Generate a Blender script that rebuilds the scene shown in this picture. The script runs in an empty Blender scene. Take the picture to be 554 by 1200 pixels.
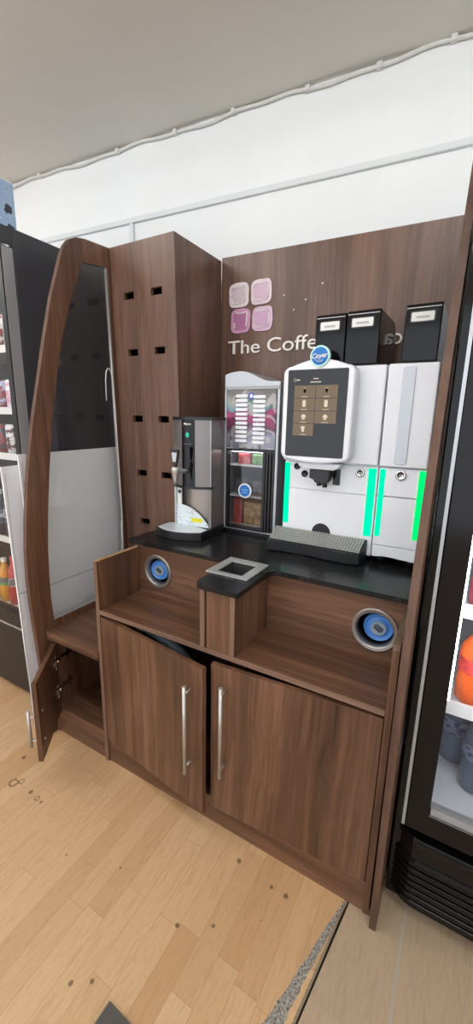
import bpy, bmesh, math, random
from mathutils import Vector, Matrix
random.seed(4)
SC = bpy.context.scene
COL = SC.collection
PI = math.pi

# ------------------------------------------------------------------ nodes
class NT:
    def __init__(s, name):
        s.m = bpy.data.materials.new(name); s.m.use_nodes = True
        s.t = s.m.node_tree; s.t.nodes.clear()
        s.out = s.n('ShaderNodeOutputMaterial')
    def n(s, typ, **kw):
        nd = s.t.nodes.new(typ)
        for k, v in kw.items():
            if hasattr(nd, k): setattr(nd, k, v)
            else: nd.inputs[k].default_value = v
        return nd
    def l(s, a, b): s.t.links.new(a, b)
    def math(s, op, a, b=None, c=None):
        nd = s.t.nodes.new('ShaderNodeMath'); nd.operation = op
        for i, v in enumerate((a, b, c)):
            if v is None: continue
            if isinstance(v, (int, float)): nd.inputs[i].default_value = v
            else: s.l(v, nd.inputs[i])
        return nd.outputs[0]
    def mix(s, f, a, b, blend='MIX'):
        nd = s.t.nodes.new('ShaderNodeMix'); nd.data_type = 'RGBA'; nd.blend_type = blend
        for sock, v in ((nd.inputs[0], f), (nd.inputs[6], a), (nd.inputs[7], b)):
            if isinstance(v, (int, float)): sock.default_value = v
            elif isinstance(v, tuple): sock.default_value = v if len(v) == 4 else (*v, 1)
            else: s.l(v, sock)
        return nd.outputs[2]
    def ramp(s, f, stops, interp='LINEAR'):
        nd = s.t.nodes.new('ShaderNodeValToRGB'); e = nd.color_ramp; e.interpolation = interp
        while len(e.elements) < len(stops): e.elements.new(.5)
        for el, (p, c) in zip(e.elements, stops):
            el.position = p; el.color = (*c, 1) if len(c) == 3 else c
        s.l(f, nd.inputs[0]); return nd.outputs[0]
    def obj(s, scale=(1, 1, 1), loc=(0, 0, 0)):
        tc = s.t.nodes.new('ShaderNodeTexCoord')
        mp = s.t.nodes.new('ShaderNodeMapping')
        mp.inputs['Scale'].default_value = scale; mp.inputs['Location'].default_value = loc
        s.l(tc.outputs['Object'], mp.inputs['Vector']); return mp.outputs[0]
    def noise(s, vec, scale=1, detail=2, rough=.5):
        nd = s.t.nodes.new('ShaderNodeTexNoise')
        nd.inputs['Scale'].default_value = scale; nd.inputs['Detail'].default_value = detail
        nd.inputs['Roughness'].default_value = rough
        s.l(vec, nd.inputs['Vector']); return nd.outputs[0]
    def bsdf(s, color, rough=.5, metal=0., **kw):
        b = s.t.nodes.new('ShaderNodeBsdfPrincipled')
        for k, v in (('Base Color', color), ('Roughness', rough), ('Metallic', metal)):
            if isinstance(v, (int, float)): b.inputs[k].default_value = v
            elif isinstance(v, tuple): b.inputs[k].default_value = (*v, 1)
            else: s.l(v, b.inputs[k])
        for k, v in kw.items():
            k = k.replace('_', ' ')
            if isinstance(v, (int, float)): b.inputs[k].default_value = v
            elif isinstance(v, tuple): b.inputs[k].default_value = (*v, 1)
            else: s.l(v, b.inputs[k])
        s.l(b.outputs[0], s.out.inputs[0]); return b
    def bump(s, b, h, strength=.2, dist=.002):
        nd = s.t.nodes.new('ShaderNodeBump'); nd.inputs['Strength'].default_value = strength
        nd.inputs['Distance'].default_value = dist
        s.l(h, nd.inputs['Height']); s.l(nd.outputs[0], b.inputs['Normal'])

def hexc(h):
    h = h.lstrip('#'); r = []
    for i in (0, 2, 4):
        c = int(h[i:i+2], 16) / 255
        r.append(c / 12.92 if c <= .04045 else ((c + .055) / 1.055) ** 2.4)
    return tuple(r)

def plain(name, color, rough=.5, metal=0., var=.06, **kw):
    if isinstance(color, str): color = hexc(color)
    t = NT(name)
    nz = t.noise(t.obj((1, 1, 1)), 40, 3)
    dark = tuple(c * (1 - var) for c in color); lite = tuple(min(1, c * (1 + var)) for c in color)
    t.bsdf(t.mix(nz, dark, lite), rough, metal, **kw)
    return t.m

def wood(name, axis, dark, mid, lite, rough=.38):
    t = NT(name)
    s1 = [70, 70, 70]; s1[axis] = 2.2
    s2 = [11, 11, 11]; s2[axis] = .35
    s3 = [260, 260, 260]; s3[axis] = 7
    warp = t.n('ShaderNodeTexNoise'); warp.inputs['Scale'].default_value = 2.2
    t.l(t.obj(), warp.inputs['Vector'])
    off = t.n('ShaderNodeVectorMath', operation='MULTIPLY'); off.inputs[1].default_value = (.05, .05, .05)
    t.l(warp.outputs['Color'], off.inputs[0])
    def co(sc):
        add = t.n('ShaderNodeVectorMath', operation='ADD')
        tc = t.n('ShaderNodeTexCoord'); t.l(tc.outputs['Object'], add.inputs[0]); t.l(off.outputs[0], add.inputs[1])
        mu = t.n('ShaderNodeVectorMath', operation='MULTIPLY'); mu.inputs[1].default_value = sc
        t.l(add.outputs[0], mu.inputs[0]); return mu.outputs[0]
    a = t.noise(co(s1), 1, 5, .6); b = t.noise(co(s2), 1, 3, .5); c = t.noise(co(s3), 1, 2, .5)
    d = t.noise(co([x * .42 for x in s1]), 1, 4, .6)
    f = t.math('ADD', t.math('MULTIPLY', a, .36), t.math('ADD', t.math('MULTIPLY', b, .50), t.math('ADD', t.math('MULTIPLY', c, .14), t.math('MULTIPLY', d, .30))))
    col = t.ramp(f, [(.46, dark), (.645, mid), (.83, lite)])
    bs = t.bsdf(col, rough, 0, Specular_IOR_Level=.45)
    t.bump(bs, f, .06, .001)
    return t.m

M = {}
WD, WM, WL = hexc('#37241a'), hexc('#614331'), hexc('#87624c')
M['wood_z'] = wood('walnut_vertical', 2, WD, WM, WL)
M['wood_x'] = wood('walnut_across', 0, WD, WM, WL)
M['wood_y'] = wood('walnut_depth', 1, WD, WM, WL)
M['wood_edge'] = wood('walnut_edge', 2, hexc('#38271f'), hexc('#563c2f'), hexc('#6c5041'), .55)
M['wood_panel'] = wood('walnut_panel', 2, hexc('#412b22'), hexc('#654a3d'), hexc('#80604f'), .33)
M['wood_raw'] = wood('raw_chipboard_edge', 1, hexc('#7a5840'), hexc('#a98763'), hexc('#c5a988'), .8)
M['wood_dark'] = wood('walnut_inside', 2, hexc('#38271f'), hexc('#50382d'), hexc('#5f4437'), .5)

def granite():
    t = NT('black_worktop_stone')
    v = t.obj()
    n1 = t.noise(v, 30, 8, .75); n2 = t.noise(v, 260, 3, .6); n3 = t.noise(v, 9, 4, .7)
    c = t.ramp(n1, [(.3, (.006, .006, .007)), (.62, (.016, .016, .018)), (.76, (.05, .05, .052)), (.88, (.2, .2, .2))])
    dust = t.ramp(t.math('MULTIPLY', n2, n3), [(.36, (0, 0, 0)), (.56, (.55, .55, .55))])
    t.bsdf(t.mix(dust, c, (.3, .3, .3)), t.math('ADD', t.math('MULTIPLY', n3, .25), .12), 0, Specular_IOR_Level=.25)
    return t.m
M['granite'] = granite()

def brushed(name, color, rough=.28, axis=2, metal=1.):
    t = NT(name); s = [300, 300, 300]; s[axis] = 4
    n = t.noise(t.obj(s), 1, 3)
    c = hexc(color)
    b = t.bsdf(t.mix(n, tuple(x * .85 for x in c), c), t.math('ADD', t.math('MULTIPLY', n, .15), rough - .07), metal)
    return t.m
M['steel'] = brushed('brushed_steel', '#cfccc8', .36, 2, .75)
M['steel_x'] = brushed('brushed_steel_across', '#d4d4d2', .36, 0, .6)
M['boiler_steel'] = brushed('polished_dark_steel', '#8d8786', .34, 2, .55)
M['recess_steel'] = brushed('recess_steel', '#a39a94', .3, 2, .7)
M['chrome'] = plain('chrome', '#d8d8d8', .08, 1., .02)
M['silver'] = plain('silver_paint', '#b9bcc0', .35, .55, .03)
M['silver_grey'] = plain('grey_aluminium', '#a3a3a6', .4, .3, .03)
M['white'] = plain('white_plastic', '#eef0f6', .3, 0, .02, Coat_Weight=.25, Coat_Roughness=.1)
M['white_matt'] = plain('white_board', '#f4f5f9', .45, 0, .02)
M['black'] = plain('black_plastic', '#1c1c1f', .35, 0, .1)
M['black_gloss'] = plain('black_gloss', '#0b0b0d', .09, 0, .1, Specular_IOR_Level=.32)
M['black_gloss_brown'] = plain('gloss_black_door_frame', '#120d10', .13, 0, .1, Specular_IOR_Level=.3)
M['fridge_black'] = plain('fridge_side_charcoal', '#3a3b41', .42, 0, .1)
M['dark'] = plain('dark_hollow', '#0a0a0b', .7)
M['tray_black'] = plain('dark_grey_tray', '#2b2c2f', .4)
M['label_white'] = plain('label_white', '#e6e6e4', .5)
M['label_ink'] = plain('label_ink', '#5b5b5e', .6)
M['blue_badge'] = plain('blue_badge', '#1272c4', .3, 0, .05)
M['cyan_rim'] = plain('pale_cyan_rim', '#c8f2e8', .3)
M['sign_white'] = plain('sign_off_white', '#e9e4df', .4)
M['sign_edge'] = plain('sign_letter', '#efeae4', .35)
M['lid_blue'] = plain('blue_plastic_lid', '#4f8ad2', .35)
M['ring_steel'] = plain('satin_ring_steel', '#a9a29c', .3, .8, .04)
M['cord_white'] = plain('white_cable', '#d9d9d6', .5)
M['red'] = plain('red_print', '#b0303a', .4)
M['mat_grey'] = plain('dark_grey_mat', '#55504d', .75)
M['mat_edge'] = plain('pale_mat_edge', '#9a8a74', .7)

def painted(name, color, amt=.05, rough=.75, scale=3):
    t = NT(name); c = hexc(color); v = t.obj()
    n = t.noise(v, scale, 5, .6)
    b = t.bsdf(t.mix(n, tuple(x * (1 - amt) for x in c), tuple(min(1, x * (1 + amt)) for x in c)), rough)
    t.bump(b, t.noise(v, 90, 3), .08, .002)
    return t.m
M['wall'] = painted('white_wall_paint', '#eef1f2')
M['ceiling'] = painted('ceiling_paint', '#dcdad3', .03)
M['trunk'] = painted('trunking_pvc', '#dde2e4', .02, .5)

def emis(name, color, strength):
    t = NT(name); e = t.n('ShaderNodeEmission'); c = hexc(color) if isinstance(color, str) else color
    e.inputs[0].default_value = (*c, 1); e.inputs[1].default_value = strength
    t.l(e.outputs[0], t.out.inputs[0]); return t.m
M['green_led'] = emis('green_led_strip', (.0, .82, .40), 1.0)
M['green_led_right'] = emis('bright_green_led_strip', (.0, .82, .16), 1.0)
M['blue_led'] = emis('blue_led', (.25, .3, 1.), 3.)
M['boiler_led'] = emis('green_indicator', (.05, .55, .33), .9)
M['white_led'] = emis('white_led_tube', (.9, .95, 1.), 22.)
M['soft_led'] = emis('soft_led_strip', (.95, .97, 1.), 7.)
M['lamp'] = emis('added_lamp_diffuser', (1., .985, .96), 13.)

def glass(name, tint=(1, 1, 1), rough=.0, refl=1.0, base=.04):
    t = NT(name)
    lw = t.n('ShaderNodeLayerWeight'); lw.inputs['Blend'].default_value = .5
    fr = t.math('ADD', base, t.math('MULTIPLY', t.math('POWER', lw.outputs['Facing'], 5.), 1 - base))
    tr = t.n('ShaderNodeBsdfTransparent'); tr.inputs[0].default_value = (*tint, 1)
    gl = t.n('ShaderNodeBsdfGlossy'); gl.inputs['Roughness'].default_value = rough
    mx = t.n('ShaderNodeMixShader')
    t.l(t.math('MULTIPLY', fr, refl), mx.inputs[0]); t.l(tr.outputs[0], mx.inputs[1]); t.l(gl.outputs[0], mx.inputs[2])
    t.l(mx.outputs[0], t.out.inputs[0]); return t.m
M['glass'] = glass('clear_glass', (.985, .99, .99), .0)
M['glass_dim'] = glass('dim_glass', (.86, .87, .88), .0)
M['bottle_clear'] = glass('bottle_plastic', (.55, .68, .78), .05)
M['bottle_blue'] = plain('bluish_water_bottle', '#5d6f86', .12, 0, .1, Transmission_Weight=.5)

def planks(name, cols, h, L, seam, x0=0., seam_w=.0012, rough=.4, torn=False, wear=False):
    t = NT(name)
    tc = t.n('ShaderNodeTexCoord'); sp = t.n('ShaderNodeSeparateXYZ'); t.l(tc.outputs['Object'], sp.inputs[0])
    X, Y = sp.outputs[0], sp.outputs[1]
    v = t.math('DIVIDE', t.math('SUBTRACT', X, x0), h)
    row = t.math('FLOOR', v); fv = t.math('FRACT', v)
    wn = t.n('ShaderNodeTexWhiteNoise', noise_dimensions='1D'); t.l(row, wn.inputs['W'])
    u = t.math('ADD', t.math('DIVIDE', Y, L), t.math('MULTIPLY', wn.outputs[0], 7.3))
    colm = t.math('FLOOR', u); fu = t.math('FRACT', u)
    cb = t.n('ShaderNodeCombineXYZ'); t.l(row, cb.inputs[0]); t.l(colm, cb.inputs[1])
    w2 = t.n('ShaderNodeTexWhiteNoise', noise_dimensions='2D'); t.l(cb.outputs[0], w2.inputs['Vector'])
    base = t.ramp(w2.outputs[0], [(i / (len(cols) - 1), hexc(c)) for i, c in enumerate(cols)])
    # grain: stretched along Y, shifted per board
    cb2 = t.n('ShaderNodeCombineXYZ')
    t.l(t.math('ADD', t.math('MULTIPLY', X, 30), t.math('MULTIPLY', w2.outputs[0], 60)), cb2.inputs[0])
    t.l(t.math('MULTIPLY', Y, 3.), cb2.inputs[1])
    g = t.noise(cb2.outputs[0], 1.2, 6, .65)
    cb3 = t.n('ShaderNodeCombineXYZ'); t.l(t.math('MULTIPLY', X, 190), cb3.inputs[0]); t.l(t.math('MULTIPLY', Y, 9), cb3.inputs[1])
    g2 = t.noise(cb3.outputs[0], 1, 3, .6)
    # cathedral grain lines
    wv = t.math('SINE', t.math('MULTIPLY', g, 52))
    c = t.mix(t.math('MULTIPLY', t.math('ABSOLUTE', t.math('SUBTRACT', g, .5)), 1.1), base, tuple(x * .62 for x in hexc(cols[0])))
    c = t.mix(t.math('MULTIPLY', t.math('MAXIMUM', wv, 0.), .2), c, tuple(x * .55 for x in hexc(cols[0])))
    c = t.mix(t.math('MULTIPLY', g2, .16), c, tuple(x * .6 for x in hexc(cols[0])))
    sm = t.math('MAXIMUM', t.math('LESS_THAN', fv, seam_w / h), t.math('LESS_THAN', fu, .0012 / L))
    c = t.mix(t.math('MULTIPLY', sm, .6), c, hexc(seam))
    vec = t.obj()
    if wear:
        vo = t.n('ShaderNodeTexVoronoi'); vo.inputs['Scale'].default_value = 7.; t.l(vec, vo.inputs['Vector'])
        rnd = t.n('ShaderNodeSeparateColor'); t.l(vo.outputs['Color'], rnd.inputs[0])
        nd = t.noise(vec, 120, 2)
        rad = t.math('ADD', t.math('MULTIPLY', rnd.outputs[0], .05), t.math('MULTIPLY', nd, .05))
        spot = t.math('MULTIPLY', t.math('LESS_THAN', vo.outputs['Distance'], rad), t.math('GREATER_THAN', rnd.outputs[1], .6))
        c = t.mix(t.math('MULTIPLY', spot, .8), c, hexc('#4a3626'))
    if wear:
        sn = t.noise(vec, 55, 3, .7)
        for (px_, py_, rr_, hollow) in STAINS:
            dx = t.math('SUBTRACT', X, px_); dy = t.math('SUBTRACT', Y, py_)
            ds = t.math('ADD', t.math('SQRT', t.math('ADD', t.math('MULTIPLY', dx, dx), t.math('MULTIPLY', dy, dy))), t.math('MULTIPLY', t.math('SUBTRACT', sn, .5), rr_*1.1))
            m_ = t.math('LESS_THAN', ds, rr_)
            if hollow: m_ = t.math('MULTIPLY', m_, t.math('GREATER_THAN', ds, rr_*.6))
            c = t.mix(t.math('MULTIPLY', m_, .75), c, hexc('#5a4424'))
    if torn:
        d = t.math('SUBTRACT', t.math('ADD', t.math('MULTIPLY', Y, .131), 1.018), X)     # distance to the cut edge
        nz = t.noise(vec, 14, 5, .7); nf = t.noise(vec, 160, 4, .7)
        ctr = t.math('SUBTRACT', .006, t.math('MULTIPLY', Y, .105))
        wid = t.math('ADD', .006, t.math('MULTIPLY', Y, -.05))
        dd = t.math('ABSOLUTE', t.math('SUBTRACT', d, ctr))
        lim = t.math('MULTIPLY', wid, t.math('MULTIPLY', nz, 1.5))
        msk = t.math('LESS_THAN', dd, lim)
        c = t.mix(msk, c, t.ramp(nf, [(.35, hexc('#4d4a46')), (.5, hexc('#8d8983')), (.68, hexc('#c6c2ba'))]))
        t2 = t.math('MULTIPLY', t.math('LESS_THAN', d, t.math('MULTIPLY', nf, .012)), 1.)
        c = t.mix(t2, c, hexc('#8b7c66'))
    b = t.bsdf(c, t.math('ADD', t.math('MULTIPLY', g2, .2), rough - .1))
    t.bump(b, g2, .05, .001)
    return t.m
STAINS = [(-.221, -.266, .018, 1), (-.200, -.246, .012, 1), (-.127, -.257, .008, 0), (-.082, -.261, .010, 1), (-.056, -.263, .006, 0), (.458, -.535, .0065, 0), (.502, -.505, .0055, 0), (.185, -.337, .0035, 0), (.366, -.275, .0035, 0), (.682, -.062, .007, 0), (.705, -.250, .0055, 0), (.806, -.077, .006, 0), (.854, -.076, .007, 0)]
M['laminate'] = planks('beech_strip_laminate', ['#c89e72', '#cfa87c', '#d6b187', '#dab68c', '#cba277', '#d8b389'], .0655, .40, '#9c744c', .0315, torn=True, wear=True, rough=.42)
M['plank_grey'] = planks('greyish_oak_planks', ['#b09a80', '#bda78c', '#b7a085'], .2, 1.3, '#a9a6a0', 1.170, seam_w=.008, rough=.5)

# ------------------------------------------------------------------ mesh builder
class B:
    def __init__(s): s.bm = bmesh.new(); s.mi = 0
    def _f(s, vs):
        try:
            f = s.bm.faces.new(vs); f.material_index = s.mi; return f
        except ValueError: return None
    def box(s, x0, x1, y0, y1, z0, z1, T=None):
        P = [(x, y, z) for z in (z0, z1) for y in (y0, y1) for x in (x0, x1)]
        V = [s.bm.verts.new(T @ Vector(p) if T else p) for p in P]
        for q in ((0, 2, 3, 1), (4, 5, 7, 6), (0, 1, 5, 4), (2, 6, 7, 3), (0, 4, 6, 2), (1, 3, 7, 5)):
            s._f([V[i] for i in q])
        return s
    def prism(s, poly, axis, a, b, T=None, smooth=False):
        """poly = 2-D outline in the two remaining axes (in order), swept from a to b along axis"""
        def P(u, v, w):
            p = [0, 0, 0]; o = [i for i in range(3) if i != axis]
            p[o[0]], p[o[1]], p[axis] = u, v, w
            p = Vector(p); return T @ p if T else p
        A = [s.bm.verts.new(P(u, v, a)) for u, v in poly]; Bv = [s.bm.verts.new(P(u, v, b)) for u, v in poly]
        n = len(poly)
        s._f(A); s._f(list(reversed(Bv)))
        for i in range(n):
            f = s._f([A[i], Bv[i], Bv[(i+1) % n], A[(i+1) % n]])
            if f and smooth: f.smooth = True
        return s
    def frame(s, outer, inner, axis, a, b, T=None):
        """ring between two outlines with equal vertex counts"""
        def P(u, v, w):
            p = [0, 0, 0]; o = [i for i in range(3) if i != axis]
            p[o[0]], p[o[1]], p[axis] = u, v, w
            p = Vector(p); return T @ p if T else p
        n = len(outer)
        R = [[s.bm.verts.new(P(u, v, w)) for u, v in pl] for pl, w in ((outer, a), (inner, a), (inner, b), (outer, b))]
        for k in range(4):
            p, q = R[k], R[(k+1) % 4]
            for i in range(n): s._f([p[i], p[(i+1) % n], q[(i+1) % n], q[i]])
        return s
    def cyl(s, p0, p1, r, seg=20, r1=None, cap=True, smooth=True):
        p0, p1 = Vector(p0), Vector(p1); d = (p1 - p0).normalized()
        u = d.orthogonal().normalized(); w = d.cross(u); r1 = r if r1 is None else r1
        A = [s.bm.verts.new(p0 + (u * math.cos(t) + w * math.sin(t)) * r) for t in [2*PI*i/seg for i in range(seg)]]
        C = [s.bm.verts.new(p1 + (u * math.cos(t) + w * math.sin(t)) * r1) for t in [2*PI*i/seg for i in range(seg)]]
        for i in range(seg):
            f = s._f([A[i], A[(i+1) % seg], C[(i+1) % seg], C[i]])
            if f: f.smooth = smooth
        if cap: s._f(list(reversed(A))); s._f(C)
        return s
    def lathe(s, prof, c, axis=(0, 0, 1), seg=24, close=False):
        """prof = [(radius, height)] turned about axis through c"""
        c = Vector(c); d = Vector(axis).normalized(); u = d.orthogonal().normalized(); w = d.cross(u)
        rings = []
        for r, h in prof:
            if r < 1e-6: rings.append([s.bm.verts.new(c + d * h)])
            else: rings.append([s.bm.verts.new(c + d * h + (u * math.cos(2*PI*i/seg) + w * math.sin(2*PI*i/seg)) * r) for i in range(seg)])
        pairs = list(zip(rings, rings[1:])) + ([(rings[-1], rings[0])] if close else [])
        for a, b in pairs:
            for i in range(seg):
                j = (i + 1) % seg
                if len(a) == 1 and len(b) == 1: continue
                if len(a) == 1: f = s._f([a[0], b[j], b[i]])
                elif len(b) == 1: f = s._f([a[i], a[j], b[0]])
                else: f = s._f([a[i], a[j], b[j], b[i]])
                if f: f.smooth = True
        return s
    def tube(s, pts, r, seg=10):
        pts = [Vector(p) for p in pts]; rings = []; up = None
        for i, p in enumerate(pts):
            d = (pts[min(i+1, len(pts)-1)] - pts[max(i-1, 0)]).normalized()
            if up is None: u = d.orthogonal().normalized()
            else: u = (up - d * up.dot(d)).normalized()
            up = u; w = d.cross(u)
            rings.append([s.bm.verts.new(p + (u * math.cos(2*PI*k/seg) + w * math.sin(2*PI*k/seg)) * r) for k in range(seg)])
        for a, b in zip(rings, rings[1:]):
            for k in range(seg):
                f = s._f([a[k], a[(k+1) % seg], b[(k+1) % seg], b[k]])
                if f: f.smooth = True
        s._f(list(reversed(rings[0]))); s._f(rings[-1]); return s
    def holed(s, x0, x1, z0, z1, y0, y1, cx, cz, r, n=48):
        """upright plate in the XZ plane with a round hole"""
        outer, inner = [], []
        angs = sorted(set([2*PI*i/n for i in range(n)] + [math.atan2(z - cz, x - cx) % (2*PI) for x in (x0, x1) for z in (z0, z1)]))
        for a in angs:
            c, q = math.cos(a), math.sin(a)
            k = min([(x1 - cx) / c if c > 1e-9 else 1e9, (x0 - cx) / c if c < -1e-9 else 1e9,
                     (z1 - cz) / q if q > 1e-9 else 1e9, (z0 - cz) / q if q < -1e-9 else 1e9])
            outer.append((cx + c * k, cz + q * k)); inner.append((cx + c * r, cz + q * r))
        return s.frame(outer, inner, 1, y0, y1)

def origin_of(o):
    v = Vector((0, 0, 0))
    while o is not None: v += o.location; o = o.parent
    return v

def obj(name, b, mat, parent=None, bevel=0, T=None, loc=None, seg=2):
    """links the builder's mesh (drawn in world coordinates) as ONE object"""
    bm = b.bm
    if T: bmesh.ops.transform(bm, matrix=T, verts=bm.verts)
    L = origin_of(parent) if parent else Vector(loc or (0, 0, 0))
    bmesh.ops.translate(bm, vec=-L, verts=bm.verts)
    bmesh.ops.recalc_face_normals(bm, faces=bm.faces)
    me = bpy.data.meshes.new(name); bm.to_mesh(me); bm.free()
    for m in (mat if isinstance(mat, (list, tuple)) else [mat]):
        me.materials.append(M[m] if isinstance(m, str) else m)
    o = bpy.data.objects.new(name, me); COL.objects.link(o)
    if parent: o.parent = parent
    else: o.location = L
    if bevel:
        md = o.modifiers.new('bevel', 'BEVEL'); md.width = bevel; md.segments = seg; md.limit_method = 'ANGLE'
        md.angle_limit = math.radians(40); md.harden_normals = False
    return o

def thing(name, label, cat, loc, group=None):
    o = bpy.data.objects.new(name, None); o.empty_display_size = .05; COL.objects.link(o); o.location = loc
    return tag(o, label, cat, group)
def tag(o, label, cat, group=None):
    o['label'] = label; o['category'] = cat
    if group: o['group'] = group
    return o
def struct(o): o['kind'] = 'structure'; return o
def copy_tree(root, loc):
    r = root.copy(); COL.objects.link(r); r.location = loc
    def rec(src, dst):
        for ch in src.children:
            c = ch.copy(); COL.objects.link(c); c.parent = dst; rec(ch, c)
    rec(root, r); return r

def rounded(x0, x1, y0, y1, r, n=6):
    P = []
    for cx, cy, a in ((x1-r, y1-r, 0), (x0+r, y1-r, PI/2), (x0+r, y0+r, PI), (x1-r, y0+r, 1.5*PI)):
        for i in range(n+1):
            t = a + PI/2*i/n; P.append((cx + r*math.cos(t), cy + r*math.sin(t)))
    return P

def text_bm(body, size, depth=.001, shear=0., bold=0.):
    cu = bpy.data.curves.new('t', 'FONT'); cu.body = body; cu.size = size; cu.extrude = depth; cu.shear = shear; cu.offset = bold
    cu.align_x = 'CENTER'
    o = bpy.data.objects.new('t', cu); COL.objects.link(o)
    dg = bpy.context.evaluated_depsgraph_get(); dg.update()
    me = bpy.data.meshes.new_from_object(o.evaluated_get(dg))
    b = B(); b.bm.from_mesh(me)
    bpy.data.objects.remove(o); bpy.data.curves.remove(cu); bpy.data.meshes.remove(me)
    return b
STAND = Matrix.Rotation(PI/2, 4, 'X')      # text drawn flat stands up facing -Y

def at(x, y, z, scale=None):
    return Matrix.Translation((x, y, z)) @ STAND

# ------------------------------------------------------------------ the room
Z_CEIL = 2.80
def wall_y(x): return .955 + .0824 * (x - .062)
TW = Matrix.Translation((.062, .955, 0)) @ Matrix.Rotation(math.atan(.0824), 4, 'Z')
struct(obj('wall_back', B().box(-4.2, 4.2, 0, .12, -.02, Z_CEIL + .1), 'wall', T=TW))
struct(obj('ceiling', B().box(-4.2, 4.2, -5, 1.6, Z_CEIL, Z_CEIL + .1), 'ceiling'))
struct(obj('wall_left', B().box(-4.2, -4.08, -5, .8, -.02, Z_CEIL), 'wall'))
struct(obj('wall_right', B().box(4.08, 4.2, -5, 1.2, -.02, Z_CEIL), 'wall'))
# laminate with a cut right-hand edge, greyer planks beyond, screed showing in the gap
b = B()
edge = [(1.018 + .131*y + random.uniform(-.0012, .0012), y) for y in [.9 - i*.05 for i in range(119)]]
b.prism([(-4.1, .9)] + edge + [(-4.1, -5)], 2, -.008, 0)
struct(obj('floor', b, 'laminate'))
b = B(); b.prism([(1.024 + .131*.95, .95), (4.1, .95), (4.1, -5), (1.024 + .131*-5, -5)], 2, -.008, 0)
struct(obj('floor_right', b, 'plank_grey'))
struct(obj('floor_base', B().box(-4.2, 4.2, -5, 1.2, -.05, -.0085), 'dark'))
# trunking along the wall with one drop
b = B(); b.box(-2.6, 2.2, -.016, -.0005, 2.437, 2.462)
struct(obj('trim_1', b, 'trunk', T=TW, bevel=.002))
b = B(); b.box(-.668, -.643, -.016, -.0005, 2.0, 2.4365)
struct(obj('trim_2', b, 'trunk', T=TW, bevel=.002))

# cable run in the corner under the ceiling
cable = thing('electric_cable', 'long white cable clipped along the wall just under the ceiling', 'cable', (0, wall_y(0) - .008, 2.785))
pts = []
N = 90
for i in range(N+1):
    x = -2.4 + 4.2*i/N
    pts.append((x, wall_y(x) - .011, 2.786 + .006*math.sin(x*9) + .004*math.sin(x*23+1)))
obj('cord', B().tube(pts, .0075, 8), 'cord_white', cable)
for x in (-1.25, -.662, -.3, .018, .369, .659, .92):
    z = 2.786 + .006*math.sin(x*9) + .004*math.sin(x*23+1)
    obj('cable_clip', B().box(x-.011, x+.011, wall_y(x)-.024, wall_y(x)-.002, z-.011, z+.0115), 'cord_white', cable, bevel=.003)

# ------------------------------------------------------------------ main base cabinet
T18 = .018
H_TOP = .892; HS = .689
base = thing('base_cabinet', 'wide walnut coffee counter cabinet with two open niches above two bar handled doors', 'cabinet', (.53, .2, 0))
b = B(); b.prism([(0, 0), (0, .883), (.2192, .883), (.2196, .8915), (.44, .8915), (.44, 0)], 0, 0, T18)
obj('side_panel', b, 'wood_z', base, .001)
b = B(); b.box(.0005, .0175, .0005, .2195, .8822, .8842)
obj('raw_edge', b, 'wood_raw', base)['label'] = 'pale worn top edge'
b = B(); b.prism([(0.0, 0), (.0, .862), (.006, .876), (.06, .8815), (.2190, .883), (.2194, .8915), (.44, .8915), (.44, 0)], 0, 1.0625, 1.0805)
obj('side_panel', b, 'wood_z', base, .001)
obj('shelf', B().box(T18 + .0005, 1.062, .0, .2165, .671, HS), 'wood_x', base, .001)
obj('shelf_batten', B().box(T18 + .0005, 1.062, .2170, .2200, .655, .677), 'wood_dark', base)
# niche backs with round cut-outs
RL, RR = (.1195, .794), (.9815, .787)
obj('niche_back', B().holed(T18 + .0005, .4870, .66, .8915, .2225, .238, RL[0], RL[1], .058), 'wood_x', base)
obj('niche_back', B().holed(.6155, 1.062, .66, .8915, .2225, .238, RR[0], RR[1], .058), 'wood_x', base)
# housing under the waste chute
obj('chute_housing_side', B().box(.4875, .5050, -.004, .098, HS, .8915), 'wood_edge', base, .001)
obj('chute_housing_side', B().box(.5975, .6150, -.004, .222, HS, .8915), 'wood_z', base, .001)
obj('chute_housing_front', B().box(.5085, .5972, .001, .018, HS, .8915), 'wood_z', base)
M['wood_lip'] = wood('walnut_lipping', 2, hexc('#4d382c'), hexc('#7a5d4d'), hexc('#917464'), .45)
M['wood_lip_x'] = wood('walnut_lipping_across', 0, hexc('#4d382c'), hexc('#7a5d4d'), hexc('#917464'), .45)
for x0, x1, z0, z1 in ((.4877, .5048, HS, .8912), (.5977, .6148, HS, .8912)): obj('edge_lipping', B().box(x0, x1, -.0056, -.0042, z0, z1), 'wood_lip', base)
obj('edge_lipping', B().box(T18 + .0005, 1.062, -.0014, -.0002, .6712, HS - .0002), 'wood_lip_x', base)
obj('edge_lipping', B().box(.0003, .0177, -.0014, -.0002, .0, .8828), 'wood_lip', base)
obj('plinth', B().box(T18 + .0005, 1.062, .006, .022, 0, .108), 'wood_x', base)
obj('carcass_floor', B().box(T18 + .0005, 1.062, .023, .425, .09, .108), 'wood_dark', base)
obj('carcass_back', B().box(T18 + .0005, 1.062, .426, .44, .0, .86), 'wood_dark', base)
obj('centre_post', B().box(.535, .553, .19, .425, .108, .66), 'wood_dark', base)

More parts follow.
